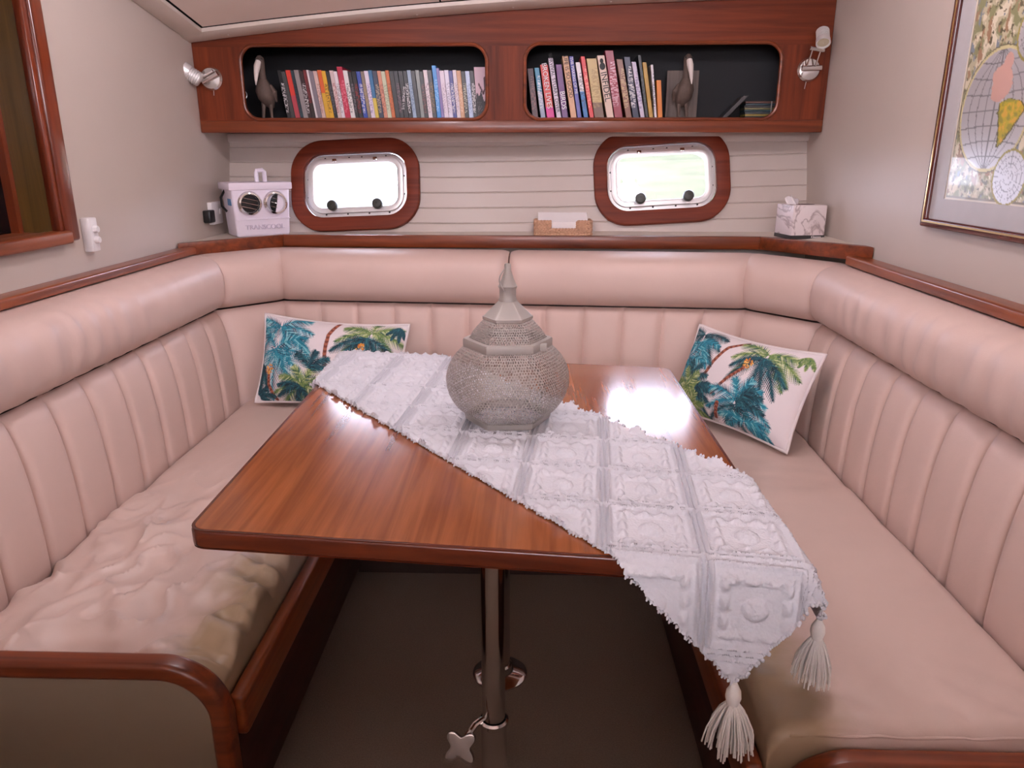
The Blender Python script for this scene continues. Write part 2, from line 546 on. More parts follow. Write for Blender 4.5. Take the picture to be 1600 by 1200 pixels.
struct(rw.obj('wall_rear', M['wall'], smooth=0), 'cream cabin wall with an added fill light window')
wr = sempty('window_4', (-.07, YB, RWZ0), 'added wide window letting fill light into the dinette')
for (xa, xb, za, zb) in ((RWX0 - .04, RWX1 + .04, RWZ0 - .04, RWZ0), (RWX0 - .04, RWX1 + .04, RWZ1, RWZ1 + .04), (RWX0 - .04, RWX0, RWZ0, RWZ1), (RWX1, RWX1 + .04, RWZ0, RWZ1), (-.09, -.05, RWZ0, RWZ1)):
    MB().box((xa, YB - .04, za), (xb, YB + .015, zb)).obj('frame', M['wood'], wr, bevel=.003)
MB().box((RWX0, YB - .03, RWZ0), (RWX1, YB - .026, RWZ1)).obj('pane', M['tinted'], wr, smooth=0)
pr = add_light('portal', 'AREA', (( RWX0 + RWX1) / 2, YB - .06, (RWZ0 + RWZ1) / 2), (math.pi / 2, 0, 0), 1, (1, 1, 1), RWX1 - RWX0, RWZ1 - RWZ0)
pr.rotation_euler = (-math.pi / 2, 0, 0) if False else (math.pi / 2, 0, math.pi)
pr.data.cycles.is_portal = True
struct(MB().box((XL, -.42, 0), (XR, -.36, 1.06)).obj('light_block_wall', M['wall'], smooth=0), 'added half height light block behind the viewer')  # added unseen wall, keeps rear window light off the low front surfaces

# ---- planked hull side with two portlights
PORT = []
for (px0, py0, rot) in ((556.5, 290, 2.6), (1033, 277.5, 3.6)):
    d = ray(px0, py0); lo, hi = 2., 4.
    for _ in range(50):
        t = (lo + hi) / 2; p = CP + t * d
        if p[1] < Yw(p[0], p[2]): lo = t
        else: hi = t
    n0 = Vector((-.05, -1, .30)).normalized()            # into the room
    r0 = Vector((1, -.05, 0)).normalized()
    u0 = n0.cross(r0) * -1
    if u0.z < 0: u0 = -u0
    a = math.radians(rot)
    R_ = r0 * math.cos(a) + u0 * math.sin(a); U_ = u0 * math.cos(a) - r0 * math.sin(a)
    PORT.append((Vector(p), R_, U_, n0))
PW, PH = .505, .352
wall = sempty('wall_back', (0, 2.95, 0), 'white painted horizontal plank hull side')
def hole2d(k, w, h, r):
    c, R_, U_, n0 = PORT[k]
    out = []
    for (a, b2) in rrect(w, h, r):
        q = c + R_ * a + U_ * b2
        out.append((q.x, q.z))
    return out
MB().plate([(XL - .2, -.05), (XR + .2, -.05), (XR + .2, 2.0), (XL - .2, 2.0)], [hole2d(0, .42, .255, .08), hole2d(1, .42, .255, .08)],
           lambda u, v, w: (u, Yw(u, v) + .03 - w, v), .02).obj('hull_backing', M['plank'], wall, smooth=0)
PLH = .0565
z0 = .955 - .012
segx = np.linspace(XL, XR, 45)
for i in range(8):
    za, zb = z0 + i * PLH, z0 + (i + 1) * PLH
    def zz(x, z): return z + .022 * max(0, x + .3) ** 1.3
    cuts = []
    for k in (0, 1):
        c = PORT[k][0]
        zm = c.z - .022 * max(0, c.x + .3) ** 1.3
        if zb > zm - .10 and za < zm + .10: cuts.append((c.x - .20, c.x + .20))
    spans = []; x = XL
    for (a, b2) in sorted(cuts):
        spans.append((x, a)); x = b2
    spans.append((x, XR))
    for (a, b2) in spans:
        xs = np.linspace(a, b2, max(2, int((b2 - a) / .08)))
        g = .0035
        prof = [(za, .011), (za, .004), (za + g, 0), (zb - g, 0), (zb, .004), (zb, .011)]
        P = [[(x, Yw(x, zz(x, z)) + dpt, zz(x, z)) for (z, dpt) in prof] for x in xs]
        MB().grid(P).obj('plank', M['plank'], wall, smooth=20)
zt = 1.327
P = [[(x, Yw(x, 1.31) - .003 - q, z) for (z, q) in ((1.300, 0), (1.301, .012), (1.311, .016), (1.331, .02), (1.3318, -.05))] for x in (XL, XR)]
struct(MB().grid(P).obj('trim_1', M['plank'], smooth=40), 'white moulding under the bookcase')

# ---- portlights
def make_port(k):
    c, R_, U_, n0 = PORT[k]
    mp = lambda u, v, w: c + R_ * u + U_ * v + n0 * w
    w = sempty('window_%d' % (k + 1), c, ('opening portlight in a rounded wooden surround beside the cooler box', 'opening portlight in a rounded wooden surround above the tissue box side')[k])
    s = MB().plate(rrect(PW, PH, .125, 12), [rrect(.405, .245, .078, 10)], lambda u, v, t: mp(u, v, t - .012), .034).obj('surround', M['port'], w, bevel=.005, segs=3)
    MB().plate(rrect(.402, .242, .077, 10), [rrect(.352, .192, .05, 10)], lambda u, v, t: mp(u, v, t - .022), .022).obj('flange', M['alu'], w, bevel=.002)
    fr = MB().plate(rrect(.376, .212, .06, 10), [rrect(.328, .168, .036, 10)], lambda u, v, t: mp(u, v, t - .005), .016).obj('sash', M['alu'], w, bevel=.003)
    lp = rrect(.340, .180, .042, 10)
    MB().tube([mp(a, b2, .003) for a, b2 in lp], .004, 6, closed=True).obj('gasket', M['white'], fr)
    MB().plate(rrect(.345, .183, .04, 8), [], lambda u, v, t: mp(u, v, t - .001), .003).obj('pane', M['glass'], fr, smooth=0)
    sl = MB().plate(rrect(.40, .24, .077, 10), [rrect(.385, .225, .07, 10)], lambda u, v, t: mp(u, v, t - .10), .085).obj('sleeve', M['alu'], w)
    for sx in (-1, 1):
        T = Matrix.Translation(mp(sx * .080, .097, .012)) @ Matrix((R_, U_, n0)).transposed().to_4x4()
        MB().box((-.008, -.006, -.003), (.008, .006, .004), T).obj('hinge', M['chrome'], w, bevel=.001)
        T = Matrix.Translation(mp(sx * .088 + .004, -.083, .008)) @ Matrix((R_, U_, n0)).transposed().to_4x4()
        kn = MB().lathe([(.006, 0), (.006, .016), (.017, .018), (.020, .024), (.020, .040), (.017, .045), (.004, .046), (.003, .044)], 20, T).obj('knob', M['rubber'], w)
    for (u, v) in [(-.12, .109), (-.025, .109), (.025, .109), (.12, .109), (-.12, -.109), (-.035, -.109), (.05, -.109), (.13, -.109),
                   (-.189, .03), (-.189, -.04), (.189, .03), (.189, -.04)]:
        T = Matrix.Translation(mp(u, v, .0)) @ Matrix((R_, U_, n0)).transposed().to_4x4()
        MB().lathe([(.0036, -.001), (.0036, .001), (.001, .0018)], 8, T).obj('screw', M['dark'], w)
    pl = add_light('portal', 'AREA', mp(0, 0, -.09), energy=1, size=.40, size_y=.24)
    pl.matrix_world = Matrix.Translation(mp(0, 0, -.09)) @ Matrix((R_, U_, n0 * -1)).transposed().to_4x4() @ Matrix.Diagonal((1, 1, 1, 1))
    z = n0 * -1
    x = R_; y = z.cross(x)
    pl.matrix_world = Matrix.Translation(mp(0, 0, -.09)) @ Matrix((x, y, z)).transposed().to_4x4()
    pl.data.cycles.is_portal = True
for k in (0, 1): make_port(k)
struct(MB().grid([[(-40, 3.8, -.9), (-40, 60, -.9)], [(40, 3.8, -.9), (40, 60, -.9)]], flip=False).obj('ground_water', M['water'], smooth=0), 'pale sunlit water outside the portlights')

struct(MB().grid([[(-.5, 12 + .2 * k, -.9 + .62 * k) for k in range(6)], [(14, 12 + .2 * k, -.9 + .62 * k) for k in range(6)]], flip=False).obj('ground_bank', M['bank'], smooth=0), 'pale sunlit bank outside the portlight')
bmp = M['bank'].node_tree.nodes
for n_ in bmp:
    if n_.type == 'TEX_NOISE':
        mp_ = bmp.new('ShaderNodeMapping'); mp_.inputs['Scale'].default_value = (.35, 1, 2.2)
        M['bank'].node_tree.links.new(n_.inputs['Vector'].links[0].from_socket, mp_.inputs['Vector']); M['bank'].node_tree.links.new(mp_.outputs[0], n_.inputs['Vector'])

# ---- ceiling: two panels, battens
ceil = sempty('ceiling', (0, 1, 1.9), 'cream vinyl deckhead panels with painted battens')
def cpanel(xa, xb, ya, yb, off, t, name, mat):
    xs = np.linspace(xa, xb, 14); ys = [ya] + [q for q in (1.2,) if ya < q < yb] + [yb]
    top = [[(x, y, zc(x, y) + off + t) for y in ys] for x in xs]
    bot = [[(x, y, zc(x, y) + off) for y in ys] for x in xs]
    mb = MB().grid(top, flip=True).grid(bot)
    return mb.obj(name, mat, ceil, smooth=25)
cpanel(XL - .2, XR + .2, YB, 3.4, .028, .03, 'deck_backing', M['dark'])
cpanel(XL + .084, -.317, YB, 2.711, .012, .014, 'panel', M['ceil'])
cpanel(-.311, XR - .078, YB, 2.711, .012, .014, 'panel', M['ceil'])
def batten(pts, name='batten'):
    # pts: list of (x,y) inner/outer pairs on the deckhead
    P = []
    for (a, b2) in pts:
        row = []
        for (t, dz) in ((0, .012), (0, 0), (.15, -.004), (.85, -.004), (1, 0), (1, .012)):
            x = a[0] + (b2[0] - a[0]) * t; y = a[1] + (b2[1] - a[1]) * t
            row.append((x, y, zc(x, y) + dz))
        P.append(row)
    MB().grid(P).obj(name, M['batten'], ceil, smooth=50)
batten([((x, 2.72), (x, 2.80)) for x in np.linspace(XL, XR, 20)])
batten([((XL + .075, y), (XL, y)) for y in (YB, 1.2, 2.0, 2.78)])
batten([((XR, y), (XR - .07, y)) for y in (YB, 1.2, 2.0, 2.78)])
for x in np.linspace(-1.05, .9, 7):
    T = Matrix.Translation((x, 2.762, zc(x, 2.762) - .004))
    MB().lathe([(.004, 0), (.003, -.0015), (.0008, -.002)], 8, T).obj('screw', M['alu'], ceil)

# ---- added deckhead lamps, unseen, put in to light the cabin
def added_lamp(x, y, label, w):
    z = zc(x, y) + .012
    t = thing('added_lamp', label, 'light', (x, y, z), 'added deckhead lamps')
    T = Matrix.Translation((x, y, z))
    MB().lathe([(.05, 0), (.05, -.012), (.03, -.02), (.03, -.028)], 32, T).obj('bezel', M['chrome'], t)
    m_, nt_, b_ = base_mat('lamp_globe')
    b_.inputs['Emission Color'].default_value = (*LAMP_COL, 1); b_.inputs['Emission Strength'].default_value = w
    MB().ball((x, y, z - .095), .07, 24, 16).obj('globe', m_, t)
added_lamp(-.50, 1.75, 'added globe deckhead lamp over the window side bench', LAMP_W)
added_lamp(.40, 1.65, 'added globe deckhead lamp over the bench below the map', LAMP_W)

# ---- deep window in the left wall
win = sempty('window_3', (XL, wy1, wz0), 'deep dark window with varnished wooden frame in the cabin wall')
MB().box((XL - .02, 1.884, 1.040), (XL + .022, 1.936, 1.80)).obj('casing', M['woodz'], win, bevel=.007, segs=3)
MB().box((XL - .02, wy0 - .05, 1.036), (XL + .03, 1.893, 1.068)).obj('sill', M['woody'], win, bevel=.006, segs=3)
MB().box((XL - .01, 1.868, 1.062), (XL + .014, 1.890, 1.80)).obj('inner_bead', M['woodz'], win, bevel=.005)
MB().box((XL - .085, 1.871, 1.05), (XL - .01, 1.885, 1.75)).obj('jamb', M['lining'], win, smooth=0)
MB().box((XL - .105, 1.855, 1.05), (XL - .083, 1.89, 1.75)).obj('stop_bead', M['woodz'], win, smooth=0)
MB().box((XL - .11, wy0, 1.045), (XL - .01, 1.885, 1.064)).obj('stool', M['woody'], win, smooth=0)
MB().box((XL - .115, wy0, 1.04), (XL - .105, 1.89, 1.75)).obj('pane', M['blackglass'], win, smooth=0)
MB().box((XL - .11, wy0, 1.68), (XL + .02, 1.89, 1.72)).obj('head', M['woody'], win, smooth=0)
MB().box((XL - .11, wy0 - .04, 1.04), (XL + .02, wy0 + .01, 1.72)).obj('jamb', M['woodz'], win, smooth=0)

# ---- ledge, fascia and rails
LP = [(-1.195, 2.495), (-.935, 2.792), (.805, 2.715), (XR - .003, 2.262)]
ZR0, ZR1 = .9235, .968
ledge = MB()
lpoly = [(p[0], p[1] + .004) for p in LP] + [(XR, 2.93), (XL, 3.03)]
def zoff(x): return .022 * max(0.0, min(1.0, (x - .75) / .26))
ledge.plate(lpoly, [], lambda u, v, w: (u, v, .946 + w + zoff(u)), .016)
struct(ledge.obj('shelf_ledge', M['ledge'], smooth=0), 'cream laminate ledge behind the settee back')
LV = [Vector(p) for p in LP]
def lseg(i):
    d = (LV[i + 1] - LV[i]).normalized(); return Vector((-d.y, d.x))
LM = [Vector((0, 1)) * .02 / max(.3, lseg(0).y)]
for i in (1, 2):
    mm = (lseg(i - 1) + lseg(i)).normalized(); LM.append(mm * (.02 / mm.dot(lseg(i))))
LM.append(Vector((0, 1)) * .02 / max(.3, lseg(2).y))
for i in range(3):
    pts = [LV[i], LV[i + 1], LV[i + 1] + LM[i + 1], LV[i] + LM[i]]
    vs = [(p.x, p.y, z + zoff(p.x)) for z in (ZR0, ZR1) for p in pts]
    o = MB().add(vs, [(3, 2, 1, 0), (4, 5, 6, 7), (0, 1, 5, 4), (1, 2, 6, 5), (2, 3, 7, 6), (3, 0, 4, 7)]).obj('trim_%d' % (i + 2), M['wood'], bevel=.0025)
    struct(o, ('mahogany ledge fascia at the cooler corner', 'long mahogany ledge fascia behind the settee', 'mahogany ledge fascia at the tissue box corner')[i])
struct(MB().box((XL, .2, .928), (XL + .052, 2.53, .953)).obj('trim_5', M['woody'], bevel=.006, segs=3), 'mahogany rail along the window wall')
struct(MB().box((XR - .055, .2, .928), (XR, 2.33, .957)).obj('trim_6', M['woody'], bevel=.006, segs=3), 'mahogany rail under the framed map')

# ================================================================== BOOKCASE
FY = 2.80
bc = thing('bookcase', 'long mahogany wall bookcase with two rounded openings', 'bookcase', (0, FY, 1.33))
HL = (-1.033, -.168, 1.372, 1.617); HR = (-.036, .846, 1.372, 1.619)
def hole(h): return rrect(h[1] - h[0], h[3] - h[2], .055, 8, (h[0] + h[1]) / 2, (h[2] + h[3]) / 2)
xs = np.linspace(XR - .002, XL + .001, 20)
outer = [(XL + .001, 1.333), (XR - .002, 1.333)] + [(x, zc(x, FY) + .002) for x in xs]
MB().plate(outer, [hole(HL), hole(HR)], lambda u, v, w: (u, FY + .022 - w, v), .022).obj('face_frame', M['face'], bc, smooth=35)
for h in (HL, HR):
    MB().tube([(p[0], FY - .001, p[1]) for p in hole(h)], .0065, 8, closed=True).obj('opening_bead', M['wood'], bc)
MB().box((XL + .001, FY - .003, 1.328), (XR - .002, FY + .018, 1.368)).obj('bottom_rail', M['wood'], bc, bevel=.003)
MB().box((XL + .001, FY + .02, 1.338), (XR - .002, 3.06, 1.371)).obj('shelf_board', M['wood'], bc, smooth=0)
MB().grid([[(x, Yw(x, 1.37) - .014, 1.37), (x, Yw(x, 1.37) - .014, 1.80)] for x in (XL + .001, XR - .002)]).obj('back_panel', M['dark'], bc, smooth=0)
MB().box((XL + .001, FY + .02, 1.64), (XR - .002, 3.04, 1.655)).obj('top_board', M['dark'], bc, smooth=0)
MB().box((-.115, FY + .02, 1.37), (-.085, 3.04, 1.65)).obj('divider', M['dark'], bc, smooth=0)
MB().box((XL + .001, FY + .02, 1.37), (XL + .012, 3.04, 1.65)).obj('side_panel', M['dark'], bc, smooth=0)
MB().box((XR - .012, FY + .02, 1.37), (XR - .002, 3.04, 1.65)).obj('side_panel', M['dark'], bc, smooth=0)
ZS = 1.3715

# ================================================================== BOOKS AND CASES
ORD = ['first', 'second', 'third', 'fourth', 'fifth', 'sixth', 'seventh', 'eighth', 'ninth', 'tenth', 'eleventh', 'twelfth', 'thirteenth',
       'fourteenth', 'fifteenth', 'sixteenth', 'seventeenth', 'eighteenth', 'nineteenth', 'twentieth', 'twenty-first', 'twenty-second',
       'twenty-third', 'twenty-fourth', 'twenty-fifth', 'twenty-sixth', 'twenty-seventh', 'twenty-eighth', 'twenty-ninth', 'thirtieth',
       'thirty-first', 'thirty-second', 'thirty-third', 'thirty-fourth', 'thirty-fifth', 'thirty-sixth', 'thirty-seventh', 'thirty-eighth',
       'thirty-ninth', 'fortieth', 'forty-first', 'forty-second', 'forty-third', 'forty-fourth', 'forty-fifth', 'forty-sixth', 'forty-seventh', 'forty-eighth', 'forty-ninth', 'fiftieth']
BY = 2.845      # spine plane
def spine_box(xb0, xb1, xt0, xt1, h, depth, y0=BY):
    """a leaning book; bottom edge xb0..xb1, top edge xt0..xt1 (metres), local generated coords"""
    vs = [(xb0, y0, ZS), (xb1, y0, ZS), (xb1, y0 + depth, ZS), (xb0, y0 + depth, ZS),
          (xt0, y0, ZS + h), (xt1, y0, ZS + h), (xt1, y0 + depth, ZS + h), (xt0, y0 + depth, ZS + h)]
    return MB().add(vs, [(3, 2, 1, 0), (4, 5, 6, 7), (0, 1, 5, 4), (1, 2, 6, 5), (2, 3, 7, 6), (3, 0, 4, 7)])
W_, K_ = lin(225, 220, 222), lin(16, 16, 18)
# top-left px, colour rgb, ink, second colour (rgb, cut), height factor, colour word
DV = [
 (436, (24, 24, 26), W_, None, 1, 'black'), (442.5, (62, 62, 62), None, None, .97, 'dark grey'), (448.7, (196, 54, 40), None, ((170, 60, 72), .5), 1, 'red'),
 (456.5, (30, 52, 62), K_, None, .99, 'dark teal'), (462, (140, 132, 132), None, None, 1, 'grey'), (469.5, (44, 24, 26), W_, None, .98, 'dark brown'),
 (476, (104, 28, 34), K_, ((40, 26, 24), .35), 1, 'dark red'), (481.3, (214, 206, 210), None, None, 1, 'narrow white'), (484.7, (120, 112, 122), None, None, .98, 'mauve grey'),
 (491.4, (206, 176, 168), lin(150, 110, 100), None, .98, 'pale pink'), (497.6, (206, 92, 38), None, ((204, 160, 46), .55), 1, 'orange and yellow'), (504.4, (214, 164, 40), K_, None, .98, 'yellow'),
 (511, (34, 36, 40), lin(90, 90, 100), None, .97, 'black'), (516.7, (206, 184, 182), lin(150, 60, 70), None, .99, 'pale rose'), (523, (222, 214, 218), lin(90, 80, 90), None, .97, 'white'),
 (528.6, (176, 28, 62), lin(224, 130, 150), None, 1.06, 'tall crimson'), (537.6, (222, 218, 216), K_, None, .99, 'white with black lettering'), (545, (22, 22, 24), lin(110, 100, 110), None, .97, 'black'),
 (551, (22, 22, 26), lin(150, 30, 34), None, .97, 'black with red lettering'), (557.8, (42, 68, 160), W_, None, .97, 'blue'), (564.6, (128, 112, 98), lin(160, 140, 90), None, .97, 'taupe'),
 (570.2, (218, 208, 222), lin(120, 100, 160), None, .98, 'lavender white'), (577, (44, 104, 150), None, ((200, 178, 70), .45), .99, 'blue and yellow'), (583, (50, 56, 76), lin(190, 170, 140), None, .98, 'slate'),
 (590.4, (200, 134, 108), lin(120, 60, 50), None, .98, 'salmon'), (596.6, (196, 198, 170), lin(120, 130, 100), None, .97, 'sage green'), (603, (190, 100, 46), lin(130, 60, 24), None, .99, 'burnt orange'),
 (609, (30, 30, 32), None, None, .98, 'black'), (616.4, (26, 24, 30), lin(120, 90, 100), None, .98, 'black with faded print'), (623, (14, 14, 18), 'BLONDIE LIVE', None, .98, 'black'),
 (630.5, (14, 14, 18), W_, None, .98, 'black with white print'), (636.7, (142, 162, 184), lin(70, 90, 120), None, .99, 'light steel blue'), (643, (40, 42, 44), None, None, .98, 'charcoal'),
 (649.6, (128, 132, 128), None, None, .99, 'grey green'), (655.8, (24, 24, 26), lin(120, 60, 60), None, .97, 'black'), (662, (214, 200, 204), lin(130, 110, 120), None, .99, 'pinkish white'),
 (668.7, (34, 32, 32), lin(140, 110, 60), None, .99, 'dark brown black'), (675.5, (40, 134, 206), lin(150, 200, 240), None, 1.08, 'tall bright blue'), (682.2, (122, 104, 160), None, None, 1.03, 'violet'),
 (687.3, (214, 200, 214), lin(150, 130, 150), None, .98, 'white with dark picture'), (694.6, (212, 204, 220), lin(130, 120, 140), None, .99, 'white'), (701.4, (56, 58, 130), W_, None, .98, 'navy'),
 (707.5, (214, 200, 206), lin(150, 120, 140), None, .99, 'pale pink white'), (713.7, (190, 142, 104), lin(220, 190, 160), None, .98, 'tan'), (720.5, (26, 26, 26), lin(200, 190, 160), None, .97, 'black'),
 (727, (182, 196, 222), lin(100, 120, 160), None, .97, 'ice blue'), (734, (24, 22, 26), W_, None, .98, 'black')]
DVE = 740.5
for i, (px, rgb, ink, sec, hf, word) in enumerate(DV):
    nx = DV[i + 1][0] if i + 1 < len(DV) else DVE
    lean = 10.5 - 5.0 * i / len(DV)
    h = .170 * hf
    X = lambda p, z: ony(p, 150, BY)[0]
    a0, a1 = X(px, 0), X(nx, 0) - .0008
    sh = lean / FPX * 2.9
    txt = ink if isinstance(ink, str) else None
    m_ = spine_mat('dvd_%d' % i, lin(*rgb), None if txt else ink, .15, .75, lin(*sec[0]) if sec else None, sec[1] if sec else .3)
    o = spine_box(a0 + sh, a1 + sh, a0, a1, h, .135, BY + rnd.uniform(-.002, .003)).obj('dvd_case', m_, smooth=0, bevel=.0008, segs=1)
    tag(o, '%s disc case, %s case counted from the pelican figurine' % (word, ORD[i]), 'disc case', 'disc cases in the bookcase')
    if txt:
        ang = math.atan2(h, -sh)
        T = Matrix.Translation(((a0 + a1) / 2 + sh * .52, BY - .0035, ZS + h * .45)) @ Matrix.Rotation(math.pi / 2, 4, 'X') @ Matrix.Rotation(-math.pi / 2 - math.atan2(-sh, h) * -1, 4, 'Z')
        text_obj('lettering', txt, .0125, T, plain('ink_white', W_, .5), o)
# the volume turned cover-out at the end of the row
a0, a1 = ony(740.8, 150, BY)[0], ony(775, 150, BY)[0]
cv, nv = 40, 60
Pc, Cc = [], []
for i in range(cv):
    row = []
    for j in range(nv):
        u, v = i / (cv - 1), j / (nv - 1)
        row.append((a0 + u * (a1 - a0) + .012 * (1 - v), BY + .004, ZS + .178 * v))
        g = .42 + .10 * math.sin(u * 9) + .05 * math.sin(u * 31)
        c = np.array(lin(206, 176, 186)) if v > g else np.array(lin(44, 42, 46))
        for (bu, bv, du, dv_) in ((.35, .50, .16, .22), (.35, .50, -.18, .18), (.42, .6, .02, .2)):
            for q in np.linspace(0, 1, 10):
                if (u - bu - du * q) ** 2 + ((v - bv - dv_ * q) * 1.6) ** 2 < .0012: c = np.array(lin(70, 30, 44))
        if .1 < v < .34 and nprs.rand() < .12: c = np.array(lin(110, 106, 108))
        Cc.append(c)
    Pc.append(row)
bk = thing('book', 'pink and black book turned cover outward at the end of the disc row', 'book', (a0, BY, ZS))
MB().grid(Pc).obj('cover', vcol('cover_print', .5), bk, smooth=0, colors=Cc)
spine_box(a0 + .012, a1 + .012, a0, a1, .178, .012, BY + .005).obj('block', plain('cover_block', lin(60, 56, 58), .6), bk, smooth=0)

# right-hand shelf: (top x0,x1, top y, bottom x0,x1) in crop px, colour, words
def cx(v): return 815 + v * .14375
def cy(v): return 70 + v * .14375
RB = [
 ((60, 130, 255, 122, 195), (64, 20, 28), lin(120, 60, 60), None, None, 'dark maroon hardback standing at the end of the row', ''),
 ((138, 195, 250, 213, 272), (60, 130, 160), W_, ((150, 160, 180), .55), None, 'teal and pale blue paperback beside the red BROKEN LIVES', ''),
 ((200, 290, 215, 280, 385), (196, 56, 48), None, ((206, 24, 130), .24), ('BROKEN LIVES', W_, .0235, .62), 'red and magenta paperback titled BROKEN LIVES', ''),
 ((290, 350, 145, 386, 440), (214, 202, 214), None, None, ('SURVIVAL STUART DIVER', K_, .0175, .60), 'white paperback titled SURVIVAL in black lettering', ''),
 ((368, 440, 212, 445, 526), (96, 48, 108), None, None, ('BIRDS', W_, .0235, .36), 'purple hardback titled BIRDS', ''),
 ((440, 510, 122, 540, 612), (204, 156, 118), None, None, ('LIFE IS SO GOOD', K_, .0185, .68), 'tan paperback titled LIFE IS SO GOOD', ''),
 ((515, 576, 125, 612, 662), (80, 80, 156), None, None, ('THE MAKING OF ME', W_, .0135, .70), 'violet blue paperback between the tan and the white spine', ''),
 ((585, 640, 190, 680, 738), (218, 210, 212), K_, ((30, 104, 168), .5), None, 'white and blue paperback left of the bright red spine', ''),
 ((640, 692, 125, 745, 797), (206, 46, 50), lin(235, 150, 130), None, None, 'bright red paperback beside the broad mustard spine', ''),
 ((705, 818, 148, 797, 927), (184, 158, 98), lin(150, 120, 70), ((104, 70, 48), .29), None, 'broad mustard spined paperback with brown foot', ''),
 ((820, 905, 115, 930, 1020), (214, 184, 166), None, None, ('INFIDEL', K_, .029, .52), 'cream paperback titled INFIDEL with a dark portrait', ''),
 ((905, 1000, 60, 1017, 1112), (140, 34, 58), lin(220, 170, 180), None, None, 'tall crimson paperback beside INFIDEL', ''),
 ((1030, 1102, 155, 1140, 1216), (126, 82, 64), lin(200, 170, 120), None, None, 'brown paperback with a cream title panel', ''),
 ((1110, 1182, 130, 1216, 1288), (34, 38, 66), W_, None, None, 'navy paperback with pale lettering', ''),
 ((1195, 1257, 185, 1298, 1350), (196, 186, 204), lin(90, 80, 130), None, None, 'lavender paperback beside the navy spine', ''),
 ((1262, 1310, 112, 1350, 1388), (20, 22, 24), lin(70, 80, 76), None, None, 'black spined book before the mustard hardback', ''),
 ((1312, 1398, 190, 1392, 1442), (176, 136, 44), None, None, None, 'plain mustard yellow hardback', ''),
 ((1405, 1440, 215, 1448, 1478), (222, 216, 222), lin(60, 60, 90), None, None, 'slim white booklet beside the mustard hardback', ''),
 ((1465, 1522, 385, 1482, 1542), (206, 118, 34), None, None, None, 'short plain orange book at the end of the row', '')]
for i, (q, rgb, ink, sec, txt, label, _) in enumerate(RB):
    t0 = ony(cx(q[0]), cy(q[2]), BY); t1 = ony(cx(q[1]) - .5, cy(q[2]), BY)
    b0 = ony(cx(q[3]), cy(815), BY); b1 = ony(cx(q[4]) - .5, cy(815), BY)
    h = t0[2] - ZS
    w0 = min(t1[0] - t0[0], b1[0] - b0[0]) - .0008
    sh = b0[0] - t0[0]
    m_ = spine_mat('book_%d' % i, lin(*rgb), ink, .2, .85, lin(*sec[0]) if sec else None, sec[1] if sec else .3)
    o = spine_box(b0[0], b0[0] + w0, t0[0], t0[0] + w0, h, .11, BY + rnd.uniform(-.002, .002)).obj('book', m_, smooth=0, bevel=.001, segs=1)
    tag(o, label, 'book', 'books in the bookcase')
    if txt:
        body, ic, size, at = txt
        T = Matrix.Translation((b0[0] + w0 / 2 - sh * at, BY - .0035, ZS + h * at)) @ Matrix.Rotation(math.pi / 2, 4, 'X') @ Matrix.Rotation(-math.pi / 2 + math.atan2(sh, h), 4, 'Z')
        text_obj('lettering', body, size, T, plain('ink_%d' % (1 if ic is W_ else 0), ic, .5), o)
    if txt and txt[0] == 'INFIDEL':
        mb = MB()
        T = Matrix.Translation((b0[0] + w0 / 2 - sh * .87, BY - .003, ZS + h * .87)) @ Matrix.Rotation(math.atan2(-sh, h), 4, 'Y')
        mb.ball((0, 0, .010), (.006, .0008, .008), 12, 8, T)
        mb.ball((0, 0, -.008), (.010, .0008, .012), 12, 8, T)
        mb.obj('portrait', plain('ink_0', K_, .5), o)

# slanting case and the disc stack at the far end of the right shelf
p0 = ony(1122, 184, 2.88); p1 = ony(1160, 150, 2.88)
mb = MB(); dv_ = Vector((p1[0] - p0[0], 0, p1[2] - ZS)); nn = Vector((-dv_.z, 0, dv_.x)).normalized() * .014
vs = []
for y in (2.86, 2.94):
    for c in (Vector((p0[0], y, ZS)), Vector((p0[0] + .018, y, ZS)), Vector((p0[0] + .018, y, ZS)) + dv_, Vector((p0[0] - .0, y, ZS)) + dv_): vs.append(c)
mb.add(vs, [(0, 1, 2, 3), (7, 6, 5, 4), (0, 4, 5, 1), (1, 5, 6, 2), (2, 6, 7, 3), (3, 7, 4, 0)])
tag(mb.obj('disc_case', plain('case_dark', lin(62, 58, 60), .3), smooth=0, bevel=.001), 'dark case leaning against the stack of discs', 'disc case')
x0, x1 = ony(1162, 170, 2.88)[0], ony(1213, 170, 2.88)[0]
cols = [(70, 72, 70), (40, 60, 58), (150, 130, 60), (60, 66, 70), (30, 60, 66), (110, 104, 70), (50, 50, 52), (34, 60, 70), (90, 60, 50), (44, 44, 46)]
for i in range(9):
    z = ZS + i * .0072
    o = MB().box((x0 + rnd.uniform(0, .006), 2.875, z), (x1 - .004, 2.945, z + .0066)).obj('compact_disc_case', spine_mat('cd_%d' % i, lin(*cols[i])), smooth=0, bevel=.0006, segs=1)
    tag(o, '%s compact disc case from the bottom of the flat stack' % ORD[i], 'disc case', 'stacked compact disc cases')
tag(MB().box((x1 - .022, 2.872, ZS), (x1 - .019, 2.8745, ZS + .064)).obj('ribbon', plain('ribbon', lin(150, 144, 140), .5), smooth=0), 'thin pale strip standing against the stack of discs', 'strip')

